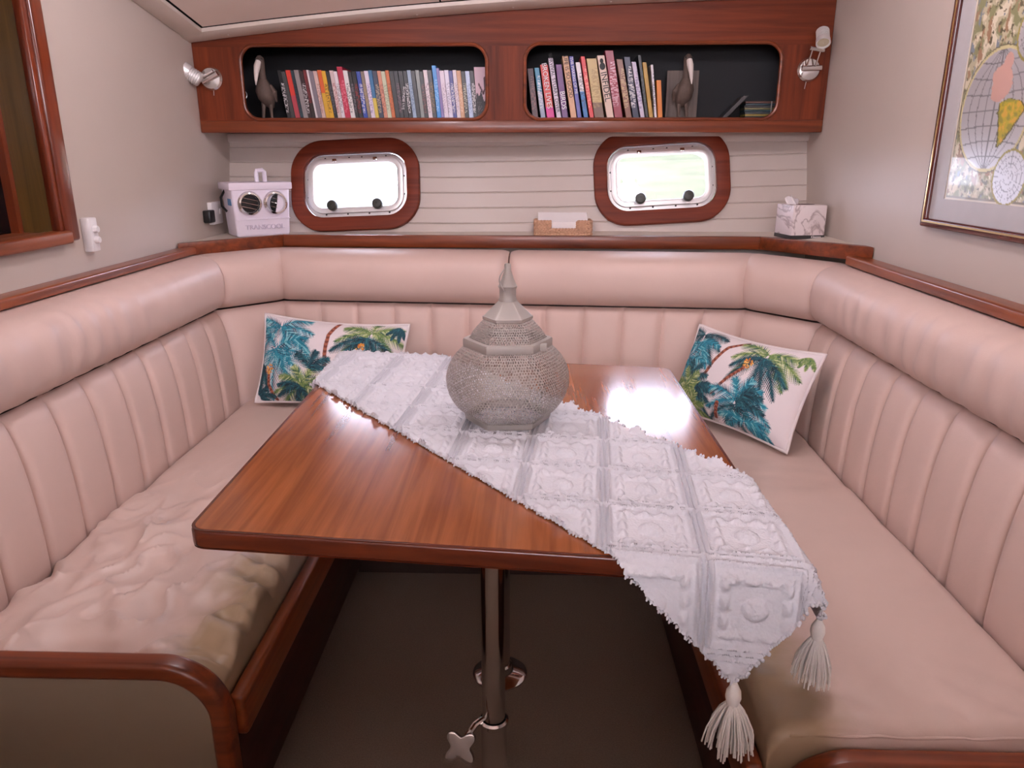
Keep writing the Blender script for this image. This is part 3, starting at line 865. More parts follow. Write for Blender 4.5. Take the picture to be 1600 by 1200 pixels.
# ---- pelican figurines
def pelican(px, label, s, flip, back):
    base = ony(px, 186, 2.868); x, y = base[0], 2.868
    t = thing('pelican_figurine', label, 'figurine', (x, y, ZS))
    f = flip
    S = lambda a, b2, c: (x + f * a * s, y + b2 * s, ZS + c * s)
    body = [S(.018, .022, .046), S(.012, .012, .062), S(.006, .002, .084), S(.001, -.003, .106), S(-.001, -.004, .126), S(0, -.004, .142), S(.001, -.008, .158), S(.002, -.012, .176), S(.001, -.017, .194), S(0, -.020, .208), S(-.001, -.020, .218)]
    rad = [.008, .021, .031, .031, .024, .014, .0115, .0115, .0145, .0150, .006]
    MB().tube(body, [r * s for r in rad], 16).obj('body', M['pelican'], t)
    bill = [S(-.001, -.034, .197), S(-.003, -.044, .180), S(-.006, -.049, .158), S(-.009, -.050, .136), S(-.011, -.050, .118)]
    MB().tube(bill, [.010 * s, .0115 * s, .0085 * s, .0055 * s, .0015 * s], 12).obj('bill', M['bill'], t)
    for e_ in (-1, 1):
        MB().ball(S(e_ * .011, -.032, .205), .0028 * s, 8, 6).obj('eye', M['black'], t)
        w = [S(.020 * e_ + .004, -.006, .122), S(.026 * e_ + .008, 0, .098), S(.022 * e_ + .016, .012, .066)]
        MB().tube(w, [.006 * s, .012 * s, .004 * s], 10).obj('wing', M['pelican'], t)
        lg = [S(.012 * e_ + .006, .004, .066), S(.014 * e_ + .006, -.002, .034), S(.016 * e_ + .004, 0, .006)]
        MB().tube(lg, [.010 * s, .006 * s, .005 * s], 8).obj('leg', M['pelican'], t)
        MB().ball(S(.020 * e_ + .002, -.012, .004), (.016 * s, .016 * s, .004 * s), 12, 6).obj('foot', plain('pale_foot', lin(150, 138, 130), .7, var=.2), t)
pelican(417, 'carved grey pelican figurine beside the row of disc cases', 1.0, 1, False)
pelican(1068, 'carved grey pelican figurine in front of a small wooden panel', 1.0, -1, True)
a, b2 = ony(1039, 186, 2.905), ony(1093, 110, 2.905)
tag(MB().box((a[0], 2.905, ZS), (b2[0], 2.917, b2[2])).obj('wooden_panel', wood('grey_panel', lin(84, 72, 66), lin(120, 106, 98), 2, rough=.6, coat=0), smooth=0, bevel=.001), 'small grey wooden panel standing behind a pelican figurine', 'panel')
p = ony(381, 148, 2.87)
tag(MB().tube([(p[0] + .011 * math.cos(a), 2.87 + .004 * a, p[2] - .002 + .014 * math.sin(a)) for a in np.linspace(-.9, 3.6, 16)], .0016, 6).obj('wire_loop', M['alu']), 'thin wire loop in the dark end of the bookcase', 'wire')

# ---- reading lamps
def lamp_disc(t, c):
    T = Matrix.Translation(c) @ Matrix.Rotation(math.pi / 2, 4, 'X')
    MB().lathe([(.0395, 0), (.0395, .006), (.034, .013), (.012, .016), (.001, .016)], 32, T).obj('backplate', M['chrome'], t)
def lamp_head(t, a, b2, r):
    a, b2 = Vector(a), Vector(b2); d = (b2 - a).normalized()
    L_ = (b2 - a).length
    T = Matrix.Translation(a) @ d.to_track_quat('Z', 'Y').to_matrix().to_4x4()
    prof = [(r * .8, 0), (r * .95, .004)]
    for i in range(5):
        z = .006 + i * L_ * .12
        prof += [(r * .95, z), (r * .84, z + .001), (r * .84, z + .003), (r * .95, z + .004)]
    prof += [(r, L_ * .72), (r * 1.04, L_), (r * .9, L_), (r * .82, L_ - .006)]
    h = MB().lathe(prof, 24, T, caps=True).obj('lamp_head', M['alu'], t)
    MB().lathe([(r * .82, L_ - .005), (r * .4, L_ - .002), (.001, L_ - .0015)], 20, T, caps=False).obj('lens', plain('lens', lin(196, 186, 160), .2), h)
c = ony(1263, 109, FY); t = thing('reading_lamp', 'chrome reading lamp with raised arm and head on the bookcase', 'lamp', c)
lamp_disc(t, (c[0], FY, c[2]))
e = ony(1277, 77, FY - .05)
for dx in (-.014, .014):
    MB().tube([(c[0] + dx, FY - .022, c[2] + .004), (e[0] + dx - .002, FY - .05, e[2])], .0032, 8).obj('arm', M['chrome'], t)
MB().tube([(c[0] - .030, FY - .022, c[2] + .002), (c[0] + .036, FY - .022, c[2] + .004)], .009, 14).obj('hinge_bar', M['chrome'], t)
MB().tube([(e[0] - .024, FY - .05, e[2] + .004), (e[0] + .024, FY - .05, e[2] - .004)], .006, 12).obj('hinge_bar', M['chrome'], t)
MB().tube([(c[0] - .004, FY - .003, c[2] - .036), (c[0] - .008, FY - .004, c[2] - .062)], .0016, 6).obj('pull_chain', M['chrome'], t)
lamp_head(t, (e[0] + .016, FY - .035, e[2] + .060), (e[0] + .010, FY - .072, e[2] + .015), .0225)
c = ony(331, 123, FY); t = thing('reading_lamp', 'chrome reading lamp with head folded sideways against its round backplate', 'lamp', c)
lamp_disc(t, (c[0], FY, c[2]))
MB().tube([(c[0] - .026, FY - .022, c[2] - .012), (c[0] + .030, FY - .022, c[2] + .016)], .009, 14).obj('hinge_bar', M['chrome'], t)
MB().tube([(c[0] - .022, FY - .03, c[2] + .004), (c[0] + .018, FY - .03, c[2] + .024)], .005, 10).obj('arm', M['chrome'], t)
MB().tube([(c[0] + .004, FY - .003, c[2] - .036), (c[0] + .003, FY - .004, c[2] - .056)], .0016, 6).obj('pull_chain', M['chrome'], t)
lamp_head(t, (c[0] - .022, FY - .045, c[2] - .010), (c[0] - .074, FY - .06, c[2] + .026), .0265)

# ================================================================== SETTEE
from mathutils import noise as mnoise
def fbm(x, y, z, o=4):
    return mnoise.fractal(Vector((x, y, z)), 1.0, 2.0, o)
QP = [Vector(p) for p in ((-1.10, .35), (-1.10, 2.515), (-.92, 2.70), (.735, 2.575), (.92, 2.36), (.92, .28))]
def seg_n(i):
    d = (QP[i + 1] - QP[i]).normalized(); return Vector((d.y, -d.x))
MIT = []
for i in range(6):
    if i == 0: MIT.append(seg_n(0))
    elif i == 5: MIT.append(seg_n(4))
    else:
        a, b2 = seg_n(i - 1), seg_n(i); mm = (a + b2).normalized(); MIT.append(mm / mm.dot(a))
def pathpt(i, u, d):
    p = QP[i].lerp(QP[i + 1], u); n_ = MIT[i].lerp(MIT[i + 1], u)
    return p + n_ * d
ZSEAT, ZSEAM = .405, .738
def back_d(v): return .058 * max(0.0, 1 - v ** 2.4) ** .62
def chan(i, ua, ub, name, parent, plainseg=False, nu=13, nv=22, bul=.016):
    P = []
    for a in range(nu):
        t = a / (nu - 1); u = ua + (ub - ua) * t
        e = abs(2 * t - 1)
        b_ = bul * (max(0, 1 - e ** (10 if plainseg else 5)) ** .55)
        row = []
        for c_ in range(nv):
            v = c_ / (nv - 1)
            ed = (max(0, 1 - abs(2 * v - 1) ** 12)) ** .5
            d = back_d(v) + b_ * (.35 + .65 * ed) - .006
            q = pathpt(i, u, d)
            z = ZSEAT - .03 + (ZSEAM - ZSEAT + .028) * v
            row.append((q.x, q.y, z))
        P.append(row)
    return MB().grid(P, flip=True).obj(name, M['leather'], parent, smooth=60)
def bl(i):
    return (QP[i + 1] - QP[i]).length
labels = {0: 'channelled pink leather backrest along the window wall', 1: 'plain leather corner backrest panel behind the cooler box corner', 2: 'channelled pink leather backrest below the portlights',
          3: 'plain leather corner backrest panel below the tissue box', 4: 'channelled pink leather backrest under the framed map'}
for i in range(5):
    t = thing('backrest', labels[i], 'backrest', (*QP[i], ZSEAT - .03), 'settee backrests')
    if i in (1, 3):
        chan(i, 0, 1, 'panel', t, True, nu=15)
    else:
        L_ = bl(i)
        if i == 2: us = [k / 12 for k in range(13)]
        elif i == 0:
            us = [1.0]; y = L_
            while y > .15: y -= .137; us.append(y / L_)
            us = us[::-1]
        else:
            us = [0.0]; y = 0
            while y < L_ - .15: y += .137; us.append(y / L_)
        for a, b2 in zip(us[:-1], us[1:]): chan(i, a, b2, 'channel', t)
    # rear board behind the padding
    P = [[(*pathpt(i, u, -.02), ZSEAT - .05), (*pathpt(i, u, -.02), ZSEAM + .01)] for u in (0, 1)]
    MB().grid(P, flip=True).obj('backing', M['seatbrown'], t, smooth=0)

def bolster(i, ua, ub, label, pinch0, pinch1, n=40):
    P = []; L_ = bl(i) * (ub - ua)
    m_ = 26
    for a in range(n + 1):
        t = a / n
        t = t + .0
        u = ua + (ub - ua) * t; s = t * L_
        def endf(dist, pinch): return 1 - pinch * max(0, 1 - dist / .03) ** 2
        k = endf(s, pinch0) * endf(L_ - s, pinch1)
        row = []
        for c_ in range(m_ + 1):
            ph = math.pi * (c_ / m_) - math.pi / 2
            cs, sn = math.cos(ph), math.sin(ph)
            d = -.07 + .132 * (abs(cs) ** .62) * k
            z = .831 + .094 * math.copysign(abs(sn) ** .75, sn) * (1 - (1 - k) * .25)
            q = pathpt(i, u, d)
            # slack wrinkles across the roll, only on the long end rolls
            if i in (0, 4):
                yy = q.y
                w = math.exp(-((yy - (1.55 if i == 0 else 1.55)) / .5) ** 2)
                rip = .0042 * w * math.sin(yy * 75 + 3 * fbm(q.x * 3, yy * 5, z * 4)) * (.3 + .7 * abs(cs)) * (1 if c_ < 22 else .4)
                rip += .0016 * fbm(yy * 14, z * 10, i)
                q = q + Vector((1 if i == 0 else -1, 0)) * rip
            row.append((q.x, q.y, z))
        P.append(row)
    mb = MB().grid(P, flip=True)
    for rr, fl in ((P[0], False), (P[-1], True)):
        mb.add(rr, [tuple(range(len(rr)))[::(1 if fl else -1)]])
    o = mb.obj('bolster', M['leather'], None, smooth=70)
    tag(o, label, 'bolster', 'settee bolsters')
um = .5035
bolster(0, 0, 1, 'long pink leather bolster along the window wall', .06, .10, 220)
bolster(1, 0, 1, 'short corner bolster beside the cooler box', .10, .08, 20)
bolster(2, 0, um - .0015, 'back bolster under the porthole beside the cooler box', .08, .30, 60)
bolster(2, um + .0015, 1, 'back bolster under the napkin basket', .30, .08, 60)
bolster(3, 0, 1, 'short corner bolster in front of the tissue box', .08, .10, 20)
bolster(4, 0, 1, 'long pink leather bolster under the framed map', .10, .06, 220)

# ---- seat cushions
def cushion(name, x0, x1, y0, y1, ztop, h, r, disp, label, nx=70, ny=150):
    def axis(a, b2, n):
        out = []
        out.append((a, h)); out.append((a, h * .5))
        for k in range(6):
            an = math.pi / 2 * k / 5
            out.append((a + r * (1 - math.cos(an)) , r * (1 - math.sin(an))))
        for q in np.linspace(a + r, b2 - r, n)[1:-1]: out.append((q, 0))
        for k in range(5, -1, -1):
            an = math.pi / 2 * k / 5
            out.append((b2 - r * (1 - math.cos(an)), r * (1 - math.sin(an))))
        out.append((b2, h * .5)); out.append((b2, h))
        return out
    ax, ay = axis(x0, x1, nx), axis(y0, y1, ny)
    P = []
    for (x, dx) in ax:
        row = []
        for (y, dy) in ay:
            dr = min(h, dx + dy)
            crown = .012 * (1 - ((2 * x - x0 - x1) / (x1 - x0)) ** 2) * (1 - ((2 * y - y0 - y1) / (y1 - y0)) ** 4)
            z = ztop - dr + (crown + disp(x, y) if dr < h * .4 else disp(x, y) * .5 if dr < h else 0)
            row.append((x, y, z))
        P.append(row)
    o = MB().grid(P).obj(name, M['seat'], None, smooth=70)
    return tag(o, label, 'seat cushion', 'settee seat cushions')
def dispL(x, y):
    near = 1 / (1 + math.exp((y - 1.75) / .10))
    inner = max(0, 1 - (-.53 - x) / .16)
    mid = math.exp(-((x + .82) / .16) ** 2)
    w = .020 * fbm(x * 5 + 3, y * 4.2, .3, 3) * near
    rdg = 1 - abs(fbm(x * 5.0 + y * 2.2, y * 3.2 - x * 2.5, 4.1, 2))
    w += .024 * (rdg ** 3 - .55) * near * (.4 + .6 * mid)
    w += .0095 * inner * near * math.sin(y * 62 + 26 * x + 2.5 * fbm(x * 6, y * 6, 1)) 
    w += .0030 * inner ** 2 * near * math.sin(y * 140 + 9 * fbm(x * 9, y * 9, 2))
    w *= 1.35
    w += .0022 * fbm(x * 7, y * 3, 2.2, 3)
    r2 = 1 - abs(fbm(x * 9 - y * 6 + 4, y * 7 + x * 3, 6.6, 2)) * 1.6
    w += .016 * max(0, r2) ** 5 * near * (.35 + .65 * max(0, 1 - abs(x + .78) / .35))
    return w
def dispR(x, y):
    near = 1 / (1 + math.exp((y - 1.35) / .12))
    inner = max(0, 1 - (x - .37) / .14)
    w = .0045 * fbm(x * 3 + 1, y * 5, 7.3, 3) + .004 * fbm(x * 2.2, y * 9, 1.7, 2) * math.exp(-((y - 1.9) / .3) ** 2)
    w += .006 * inner * near * math.sin(y * 46 - 12 * x + 3 * fbm(x * 6, y * 6, 5))
    w += .003 * near * math.sin((x + y) * 60 + 4 * fbm(x * 5, y * 5, 3)) * max(0, 1 - (y - .93) / .2)
    w += .006 * math.sin((y - x * .6) * 30 + 2 * fbm(x * 4, y * 4, 9)) * math.exp(-((y - 2.0) / .2) ** 2) * .4
    return w
def dispB(x, y): return .004 * fbm(x * 4, y * 5, 8, 3)
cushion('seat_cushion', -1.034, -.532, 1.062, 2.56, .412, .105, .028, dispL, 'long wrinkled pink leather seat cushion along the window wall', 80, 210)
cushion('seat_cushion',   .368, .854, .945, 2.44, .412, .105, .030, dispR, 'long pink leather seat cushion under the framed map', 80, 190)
cushion('seat_cushion', -.528, .364, 2.02, 2.52, .410, .105, .028, dispB, 'pink leather seat cushion behind the table', 60, 40)
# piping along the front of the right cushion
pts = [(x, .950, .398 + dispR(x, .97) * .6) for x in np.linspace(.40, .89, 40)]
cs_ = [o for o in scene.objects if o.name.startswith('seat_cushion')][1]
MB().tube(pts, .0028, 6).obj('seam_piping', M['seat'], cs_)

# ---- bench bases with wooden lips
def bench(name, x0, x1, y0, y1, inner, label):
    t = thing(name, label, 'bench base', ((x0 + x1) / 2, (y0 + y1) / 2, 0), 'settee bases')
    MB().box((x0, y0, .0), (x1, y1, .302)).obj('carcass', M['seatbrown'], t, smooth=0)
    return t
t = bench('bench_base', XL + .004, -.562, 1.075, 2.50, 1, 'wood lipped bench base along the window wall')
MB().box((-.5285, 1.072, .262), (-.500, 2.01, .345)).obj('lip', M['woody'], t, bevel=.008, segs=3)
MB().box((-.545, 1.072, .06), (-.518, 2.01, .262)).obj('front_board', M['darkwood'], t, bevel=.004)
t = bench('bench_base', .402, XR - .004, .945, 2.45, 1, 'wood lipped bench base under the framed map')
MB().box((.338, .942, .262), (.3645, 1.95, .345)).obj('lip', M['woody'], t, bevel=.008, segs=3)
MB().box((.352, .942, .06), (.38, 1.95, .262)).obj('front_board', M['darkwood'], t, bevel=.004)
t = bench('bench_base', -.540, .362, 2.05, 2.48, 1, 'dark bench base behind the table')
MB().box((-.525, 2.012, .255), (.36, 2.05, .302)).obj('lip', M['wood'], t, bevel=.006)

# ---- end panels with bent wooden caps
def end_panel(y, side, xin, ztop, label):
    t = thing('end_panel', label, 'panel', ((XL + xin) / 2 if side < 0 else (XR + xin) / 2, y, 0))
    xo = XL + .006 if side < 0 else XR - .006
    R_ = .115
    cxx = xin + side * R_; czz = ztop - R_
    arc = [(cxx - side * R_ * math.sin(a), czz + R_ * math.cos(a)) for a in np.linspace(0, math.pi / 2, 14)]
    out = [(xo, 0), (xo, ztop)] + arc + [(xin, 0)]
    th = .034
    Ri = R_ - th
    arci = [(cxx - side * Ri * math.sin(a), czz + Ri * math.cos(a)) for a in np.linspace(0, math.pi / 2, 14)]
    inn = [(xo, 0), (xo, ztop - th)] + arci + [(xin + side * th, 0)]
    if side > 0: out = out[::-1]; inn = inn[::-1]
    MB().plate(inn, [], lambda u, v, w: (u, y + .016 - w, v), .012).obj('panel', M['cream'], t, smooth=0)
    # cap: sweep a rounded profile along the outer line
    mid = [(xo, ztop - th / 2)] + [(cxx - side * (R_ - th / 2) * math.sin(a), czz + (R_ - th / 2) * math.cos(a)) for a in np.linspace(0, math.pi / 2, 18)] + [(xin + side * th / 2, .0)]
    P = []
    for k, (x, z) in enumerate(mid):
        a = mid[max(0, k - 1)]; b2 = mid[min(len(mid) - 1, k + 1)]
        d = Vector((b2[0] - a[0], b2[1] - a[1])).normalized(); nn = Vector((-d.y, d.x))
        row = []
        for (pu, pv) in rrect(th, .040, .010, 4) + [rrect(th, .040, .010, 4)[0]]:
            row.append((x + nn.x * pu, y + .012 + pv, z + nn.y * pu))
        P.append(row)
    MB().grid(P, flip=side > 0).obj('cap', M['wood'], t, smooth=50)
end_panel(1.036, -1, -.512, .440, 'cream end panel with bent mahogany cap closing the window side bench')
end_panel(.905, 1, .372, .392, 'end panel with bent mahogany cap closing the bench under the map')

# ================================================================== TABLE
ZT = .70
TC = [(-.531, 1.015), (.378, .926), (.369, 1.956), (-.545, 2.085)]
def round_poly(pts, r, n=6):
    out = []
    k = len(pts)
    for i in range(k):
        p = Vector(pts[i]); a = (Vector(pts[i - 1]) - p).normalized(); b2 = (Vector(pts[(i + 1) % k]) - p).normalized()
        s = p + a * r; e_ = p + b2 * r
        for q in range(n + 1):
            t = q / n
            out.append(tuple((1 - t) ** 2 * s + 2 * t * (1 - t) * p + t * t * e_))
    return out
tb = thing('dining_table', 'cherry wood dinette table on twin chrome pedestals', 'table', (-.07, 1.5, 0))
tcc = Vector((sum(p[0] for p in TC) / 4, sum(p[1] for p in TC) / 4))
def inset(k): return [tuple(tcc + (Vector(p) - tcc) * (1 - k)) for p in TC]
rp_ = round_poly(inset(.012), .024); k_ = len(rp_)
MB().add([(u, v, ZT) for u, v in rp_] + [(u, v, ZT - .026) for u, v in rp_],
         [tuple(range(k_)), tuple(range(2 * k_ - 1, k_ - 1, -1))] + [(i + k_, (i + 1) % k_ + k_, (i + 1) % k_, i) for i in range(k_)]).obj('tabletop', M['table'], tb, smooth=0)
MB().plate(round_poly(TC, .028), [round_poly(inset(.0125), .024)], lambda u, v, w: (u, v, ZT - .032 + w), .0318).obj('edge_band', wood('table_edge', lin(70, 26, 12), lin(108, 46, 24), 0, rough=.25), tb, bevel=.006, segs=4)
def pole(x, y, zcol, knob):
    T = Matrix.Translation((x, y, 0))
    lg = MB().lathe([(.0225, zcol - .03), (.0225, .665)], 32, T).obj('pedestal', M['chrome'], tb)
    MB().lathe([(.0255, .012), (.0255, zcol)], 32, T).obj('lower_tube', M['chrome'], lg)
    MB().lathe([(.0255, zcol - .004), (.029, zcol), (.029, zcol + .008), (.025, zcol + .012)], 32, T, caps=False).obj('collar', M['chrome'], lg)
    MB().lathe([(.068, 0), (.068, .004), (.060, .009), (.034, .014), (.030, .03), (.0255, .034)], 40, T).obj('floor_flange', M['chrome'], lg)
    MB().lathe([(.075, .664), (.075, .671)], 40, T).obj('top_flange', M['chrome'], lg)
    # locking screw with a four-lobed knob
    a = Vector((x - .022, y - .008, zcol + .012)); b2 = Vector((x - .048, y - .035, zcol - .002)); c2 = Vector((x - .060, y - .045, zcol - .018))
    MB().tube([a, a.lerp(b2, .5) + Vector((0, 0, .006)), b2, c2], .0065, 10).obj('lock_screw', M['chrome'], lg)
    d = Vector((-.12, -.85, .42)).normalized()
    lobes = []
    for k in range(48):
        an = 2 * math.pi * k / 48
        r = .027 * (1 + .30 * math.cos(4 * an))
        lobes.append((r * math.cos(an), r * math.sin(an)))
    X_ = d.cross(Vector((0, 0, 1))).normalized(); Y_ = d.cross(X_).normalized()
    X2 = (X_ + Y_).normalized(); Y2 = (Y_ - X_).normalized()
    MB().plate(lobes, [], lambda u, v, w: c2 + X2 * u + Y2 * v + d * w, .013).obj('knob', M['chrome'], lg, bevel=.003)
    return lg
pole(-.070, 1.20, .19, True)
pl2 = pole(-.076, 1.585, .56, True)

# ---- table runner
A_ = Vector((-.535, 1.764)); D_ = Vector((.6252, -.7804)); N_ = Vector((.7804, .6252)); RW = .39
TQ = [Vector(p) for p in ((-.529, 1.018), (.373, .930), (.365, 1.953), (-.542, 2.081))]
def fold(q):
    inside = True; best = None
    for i in range(4):
        a, b2 = TQ[i], TQ[(i + 1) % 4]; d = b2 - a
        if d.x * (q.y - a.y) - d.y * (q.x - a.x) < 0: inside = False
        t = max(0, min(1, (q - a).dot(d) / d.dot(d))); c_ = a + d * t; e = (q - c_).length
        if best is None or e < best[0]: best = (e, c_)
    if inside or best[0] < 1e-9: return Vector((q.x, q.y, ZT + .0025)), Vector((0, 0, 1))
    e, base = best
    dr = (q - base) / e
    al = math.radians(67 + 20 * abs(dr.y)) if dr.x > -.5 else math.radians(85)
    R_ = .016
    arc = R_ * al
    if e < arc:
        a = e / R_; ho, dz = R_ * math.sin(a), R_ * (1 - math.cos(a))
    else:
        a = al; ho = R_ * math.sin(al) + (e - arc) * math.cos(al); dz = R_ * (1 - math.cos(al)) + (e - arc) * math.sin(al)
    nn = Vector((dr.x * math.sin(a), dr.y * math.sin(a), math.cos(a)))
    return Vector((base.x + dr.x * ho, base.y + dr.y * ho, ZT + .0025 - dz)), nn
def flat(s, t):
    return A_ + D_ * s + N_ * t
def s_ends(t): return -.27, 1.298 - .12 * t
PP = .205; QQ = .195
def relief(s, t):
    # woven diamond lattice of raised bands with scalloped inner diamonds and a boss
    a = s / PP + t / QQ; b2 = s / PP - t / QQ
    fa = abs((a % 1) - .5) * 2; fb = abs((b2 % 1) - .5) * 2      # 1 at lattice lines, 0 in the middle
    m_ = max(fa, fb)
    h = 0
    if m_ > .80:                       # double band
        k = (m_ - .80) / .20
        h = .0095 * (math.sin(min(1, k) * math.pi * 1.5 - .2) ** 2)
    elif .50 < m_ < .72:
        k = (m_ - .50) / .22
        sc = .5 + .5 * math.sin((a if fa < fb else b2) * math.pi * 2 * 5)
        h = .0095 * math.sin(k * math.pi) * (.25 + .75 * sc)
    else:
        rr = math.hypot((a % 1) - .5, (b2 % 1) - .5)
        if rr < .13: h = .0100 * math.cos(rr / .13 * math.pi / 2) ** .5
    return h
ns, nt_ = 760, 190
Pt = []; Pb = []
rn = nprs.rand(ns + 1, nt_ + 1)
for i in range(ns + 1):
    r1 = []; r2 = []
    for j in range(nt_ + 1):
        t = RW * j / nt_
        sa, sb = s_ends(t)
        s = sa + (sb - sa) * i / ns
        jit = 0
        if j in (0, nt_): jit = (rn[i, j] - .5) * .006
        q = flat(s, t + jit)
        p, nn = fold(q)
        h = relief(s, t)
        loop = .0007 * math.sin(s * 1250 + 2 * rn[i, 0]) * math.sin(t * 1250) + .0005 * (rn[i, j] - .5)
        h = h * (.93 + .14 * rn[i, j]) + loop * (1.0 if h > .001 else .4)
        wob = .006 * math.sin(t * 16 + 1) * max(0, (ZT - p.z) / .2) + .003 * fbm(s * 5, t * 5, 3) * (1 if p.z > ZT - .01 else 3)
        p = p + nn * max(0.0, wob if p.z < ZT - .01 else 0)
        r1.append(p + nn * (.0020 + h)); r2.append(p)
    Pt.append(r1); Pb.append(r2)
rt = thing('table_runner', 'white tufted cotton table runner with tassels lying diagonally across the table', 'table runner', (0, 1.5, ZT))
mb = MB().grid(np.array(Pt)[:, ::-1]).grid(np.array(Pb))
ring_t = [Pt[i][0] for i in range(ns + 1)] + [Pt[ns][j] for j in range(1, nt_ + 1)] + [Pt[i][nt_] for i in range(ns - 1, -1, -1)] + [Pt[0][j] for j in range(nt_ - 1, 0, -1)]
ring_b = [Pb[i][0] for i in range(ns + 1)] + [Pb[ns][j] for j in range(1, nt_ + 1)] + [Pb[i][nt_] for i in range(ns - 1, -1, -1)] + [Pb[0][j] for j in range(nt_ - 1, 0, -1)]
mb.grid(np.array([ring_b + ring_b[:1], ring_t + ring_t[:1]]))
mb.obj('cloth', M['cloth'], rt, smooth=75)
fr = MB()
for i in range(0, ns + 1, 3):
    for (j, sg) in ((0, -1), (nt_, 1)):
        if rn[i, j] < .35: continue
        p = Pt[i][j]; o_ = Vector((N_.x * sg, N_.y * sg, 0)) * (.002 + .005 * rn[i, 3])
        fr.tube([p - Vector((0, 0, .002)), p + o_ * .6 + Vector((0, 0, .001)), p + o_ + Vector((0, 0, -.003))], [.0022, .0026, .0012], 5)
for j in range(0, nt_ + 1, 2):
    p = Pt[ns][j]; fr.ball(p, .0022 + .0015 * rn[5, j], 6, 4)
    p = Pt[0][j]; fr.ball(p, .0022 + .0015 * rn[7, j], 6, 4)
fr.obj('fringe', M['cloth'], rt, smooth=60, kind='stuff')
def tassel(top, L_, spread):
    top = Vector(top)
    kn = MB().tube([top + Vector((0, 0, .008)), top, top + Vector((0, 0, -.006)), top + Vector((0, 0, -.016)), top + Vector((0, 0, -.026)), top + Vector((0, 0, -.031))],
                   [.004, .0075, .0105, .0115, .009, .0075], 14).obj('tassel', M['thread'], rt)
    sk = MB()
    for k in range(150):
        a = rnd.uniform(0, 2 * math.pi); r = math.sqrt(rnd.random()) * spread; ll = L_ * rnd.uniform(.82, 1.04)
        dx, dy = math.cos(a) * r, math.sin(a) * r
        p0 = top + Vector((dx * .18, dy * .18, -.024))
        p1 = top + Vector((dx * .62, dy * .62, -.024 - ll * .30))
        p2 = top + Vector((dx * .95, dy * .95, -.024 - ll * .66))
        p3 = top + Vector((dx * (1.05 + rnd.uniform(-.1, .1)), dy * 1.05, -.024 - ll))
        sk.tube([p0, p1, p2, p3], .0013, 5)
    sk.obj('tassel_skirt', M['thread'], kn, smooth=60, kind='stuff')
c1 = Pb[ns][0]; c2 = Pb[ns][nt_]
tassel(c1 + Vector((0, -.004, -.006)), .082, .035)
tassel(c2 + Vector((0.0, 0, -.004)), .082, .031)

# ================================================================== LANTERN
LX, LY, LZ = -.052, 1.505, ZT + .0125
ls = 1.06
ln = thing('lantern', 'hexagonal pierced grey metal lantern with a pointed spire on the runner', 'lantern', (LX, LY, LZ))
HEXROT = math.radians(4)
def hexr(a, mix):
    k = math.pi / 3
    aa = ((a - HEXROT + k / 2) % k) - k / 2
    hx = math.cos(k / 2) / math.cos(abs(aa) - 0) if False else math.cos(k / 2) / math.cos(((a - HEXROT) % k) - k / 2)
    return hx * (1 - mix) + mix
def lpt(r, a, z, mix):
    q = r * hexr(a, mix) * ls
    return (LX + q * math.cos(a), LY + q * math.sin(a), LZ + z * ls)
def prof_body(t):      # t 0 bottom .. 1 band
    pts = [(.086, .012), (.104, .028), (.117, .052), (.1225, .080), (.119, .106), (.106, .132), (.086, .153)]
    x = t * (len(pts) - 1); i = min(int(x), len(pts) - 2); f = x - i
    p = [pts[max(0, min(len(pts) - 1, i + k))] for k in (-1, 0, 1, 2)]
    def cr(a, b2, c_, d): return .5 * (2 * b2 + (c_ - a) * f + (2 * a - 5 * b2 + 4 * c_ - d) * f * f + (3 * b2 - a - 3 * c_ + d) * f ** 3)
    return cr(p[0][0], p[1][0], p[2][0], p[3][0]), cr(p[0][1], p[1][1], p[2][1], p[3][1])
def prof_dome(t):
    return .076 - .031 * t ** 1.35, .166 + .040 * t
def pierced(prof, na, nr, mixf, hole, name):
    mb = MB()
    for j in range(nr):
        for i in range(na):
            off = .5 * (j % 2)
            def P_(u, v):
                a = 2 * math.pi * (i + off + u) / na; t = min(1, max(0, (j + v) / nr))
                r, z = prof(t); return lpt(r, a, z, mixf(t))
            hs = hole * (.75 + .5 * rnd.random())
            ju, jv = rnd.uniform(-.1, .1), rnd.uniform(-.1, .1)
            o_ = [P_(0, 0), P_(.5, 0), P_(1, 0), P_(1, 1), P_(.5, 1), P_(0, 1)]
            c_ = [P_(.5 + ju + hs * math.cos(q), .5 + jv + hs * math.sin(q)) for q in [math.radians(d) for d in (225, 270, 315, 45, 90, 135)]]
            mb.add(o_ + c_, [(k, (k + 1) % 6, 6 + (k + 1) % 6, 6 + k) for k in range(6)])
    o = mb.obj(name, M['lantern'], ln, smooth=40)
    return o
pierced(prof_body, 126, 32, lambda t: .30 + .35 * math.sin(math.pi * t), .39, 'pierced_body')
pierced(prof_dome, 84, 10, lambda t: .25, .39, 'pierced_dome')
def hexring(rz, name, mix=.08, n=72, parent=None):
    P = [[lpt(r, 2 * math.pi * i / n, z, mix) for (r, z) in rz] for i in range(n)]
    return MB().grid(P, close_u=True).obj(name, M['lantern'], parent or ln, smooth=25)
hexring([(.078, .0), (.084, .0), (.086, .002), (.088, .012), (.086, .014), (.080, .012), (.078, .0)], 'base')
hexring([(.080, .150), (.087, .150), (.0885, .153), (.0885, .164), (.087, .167), (.078, .168), (.076, .162), (.080, .150)], 'band')
hexring([(.047, .203), (.0495, .205), (.0495, .210), (.046, .212), (.020, .238), (.0175, .240), (.0001, .240)], 'cap', .05)
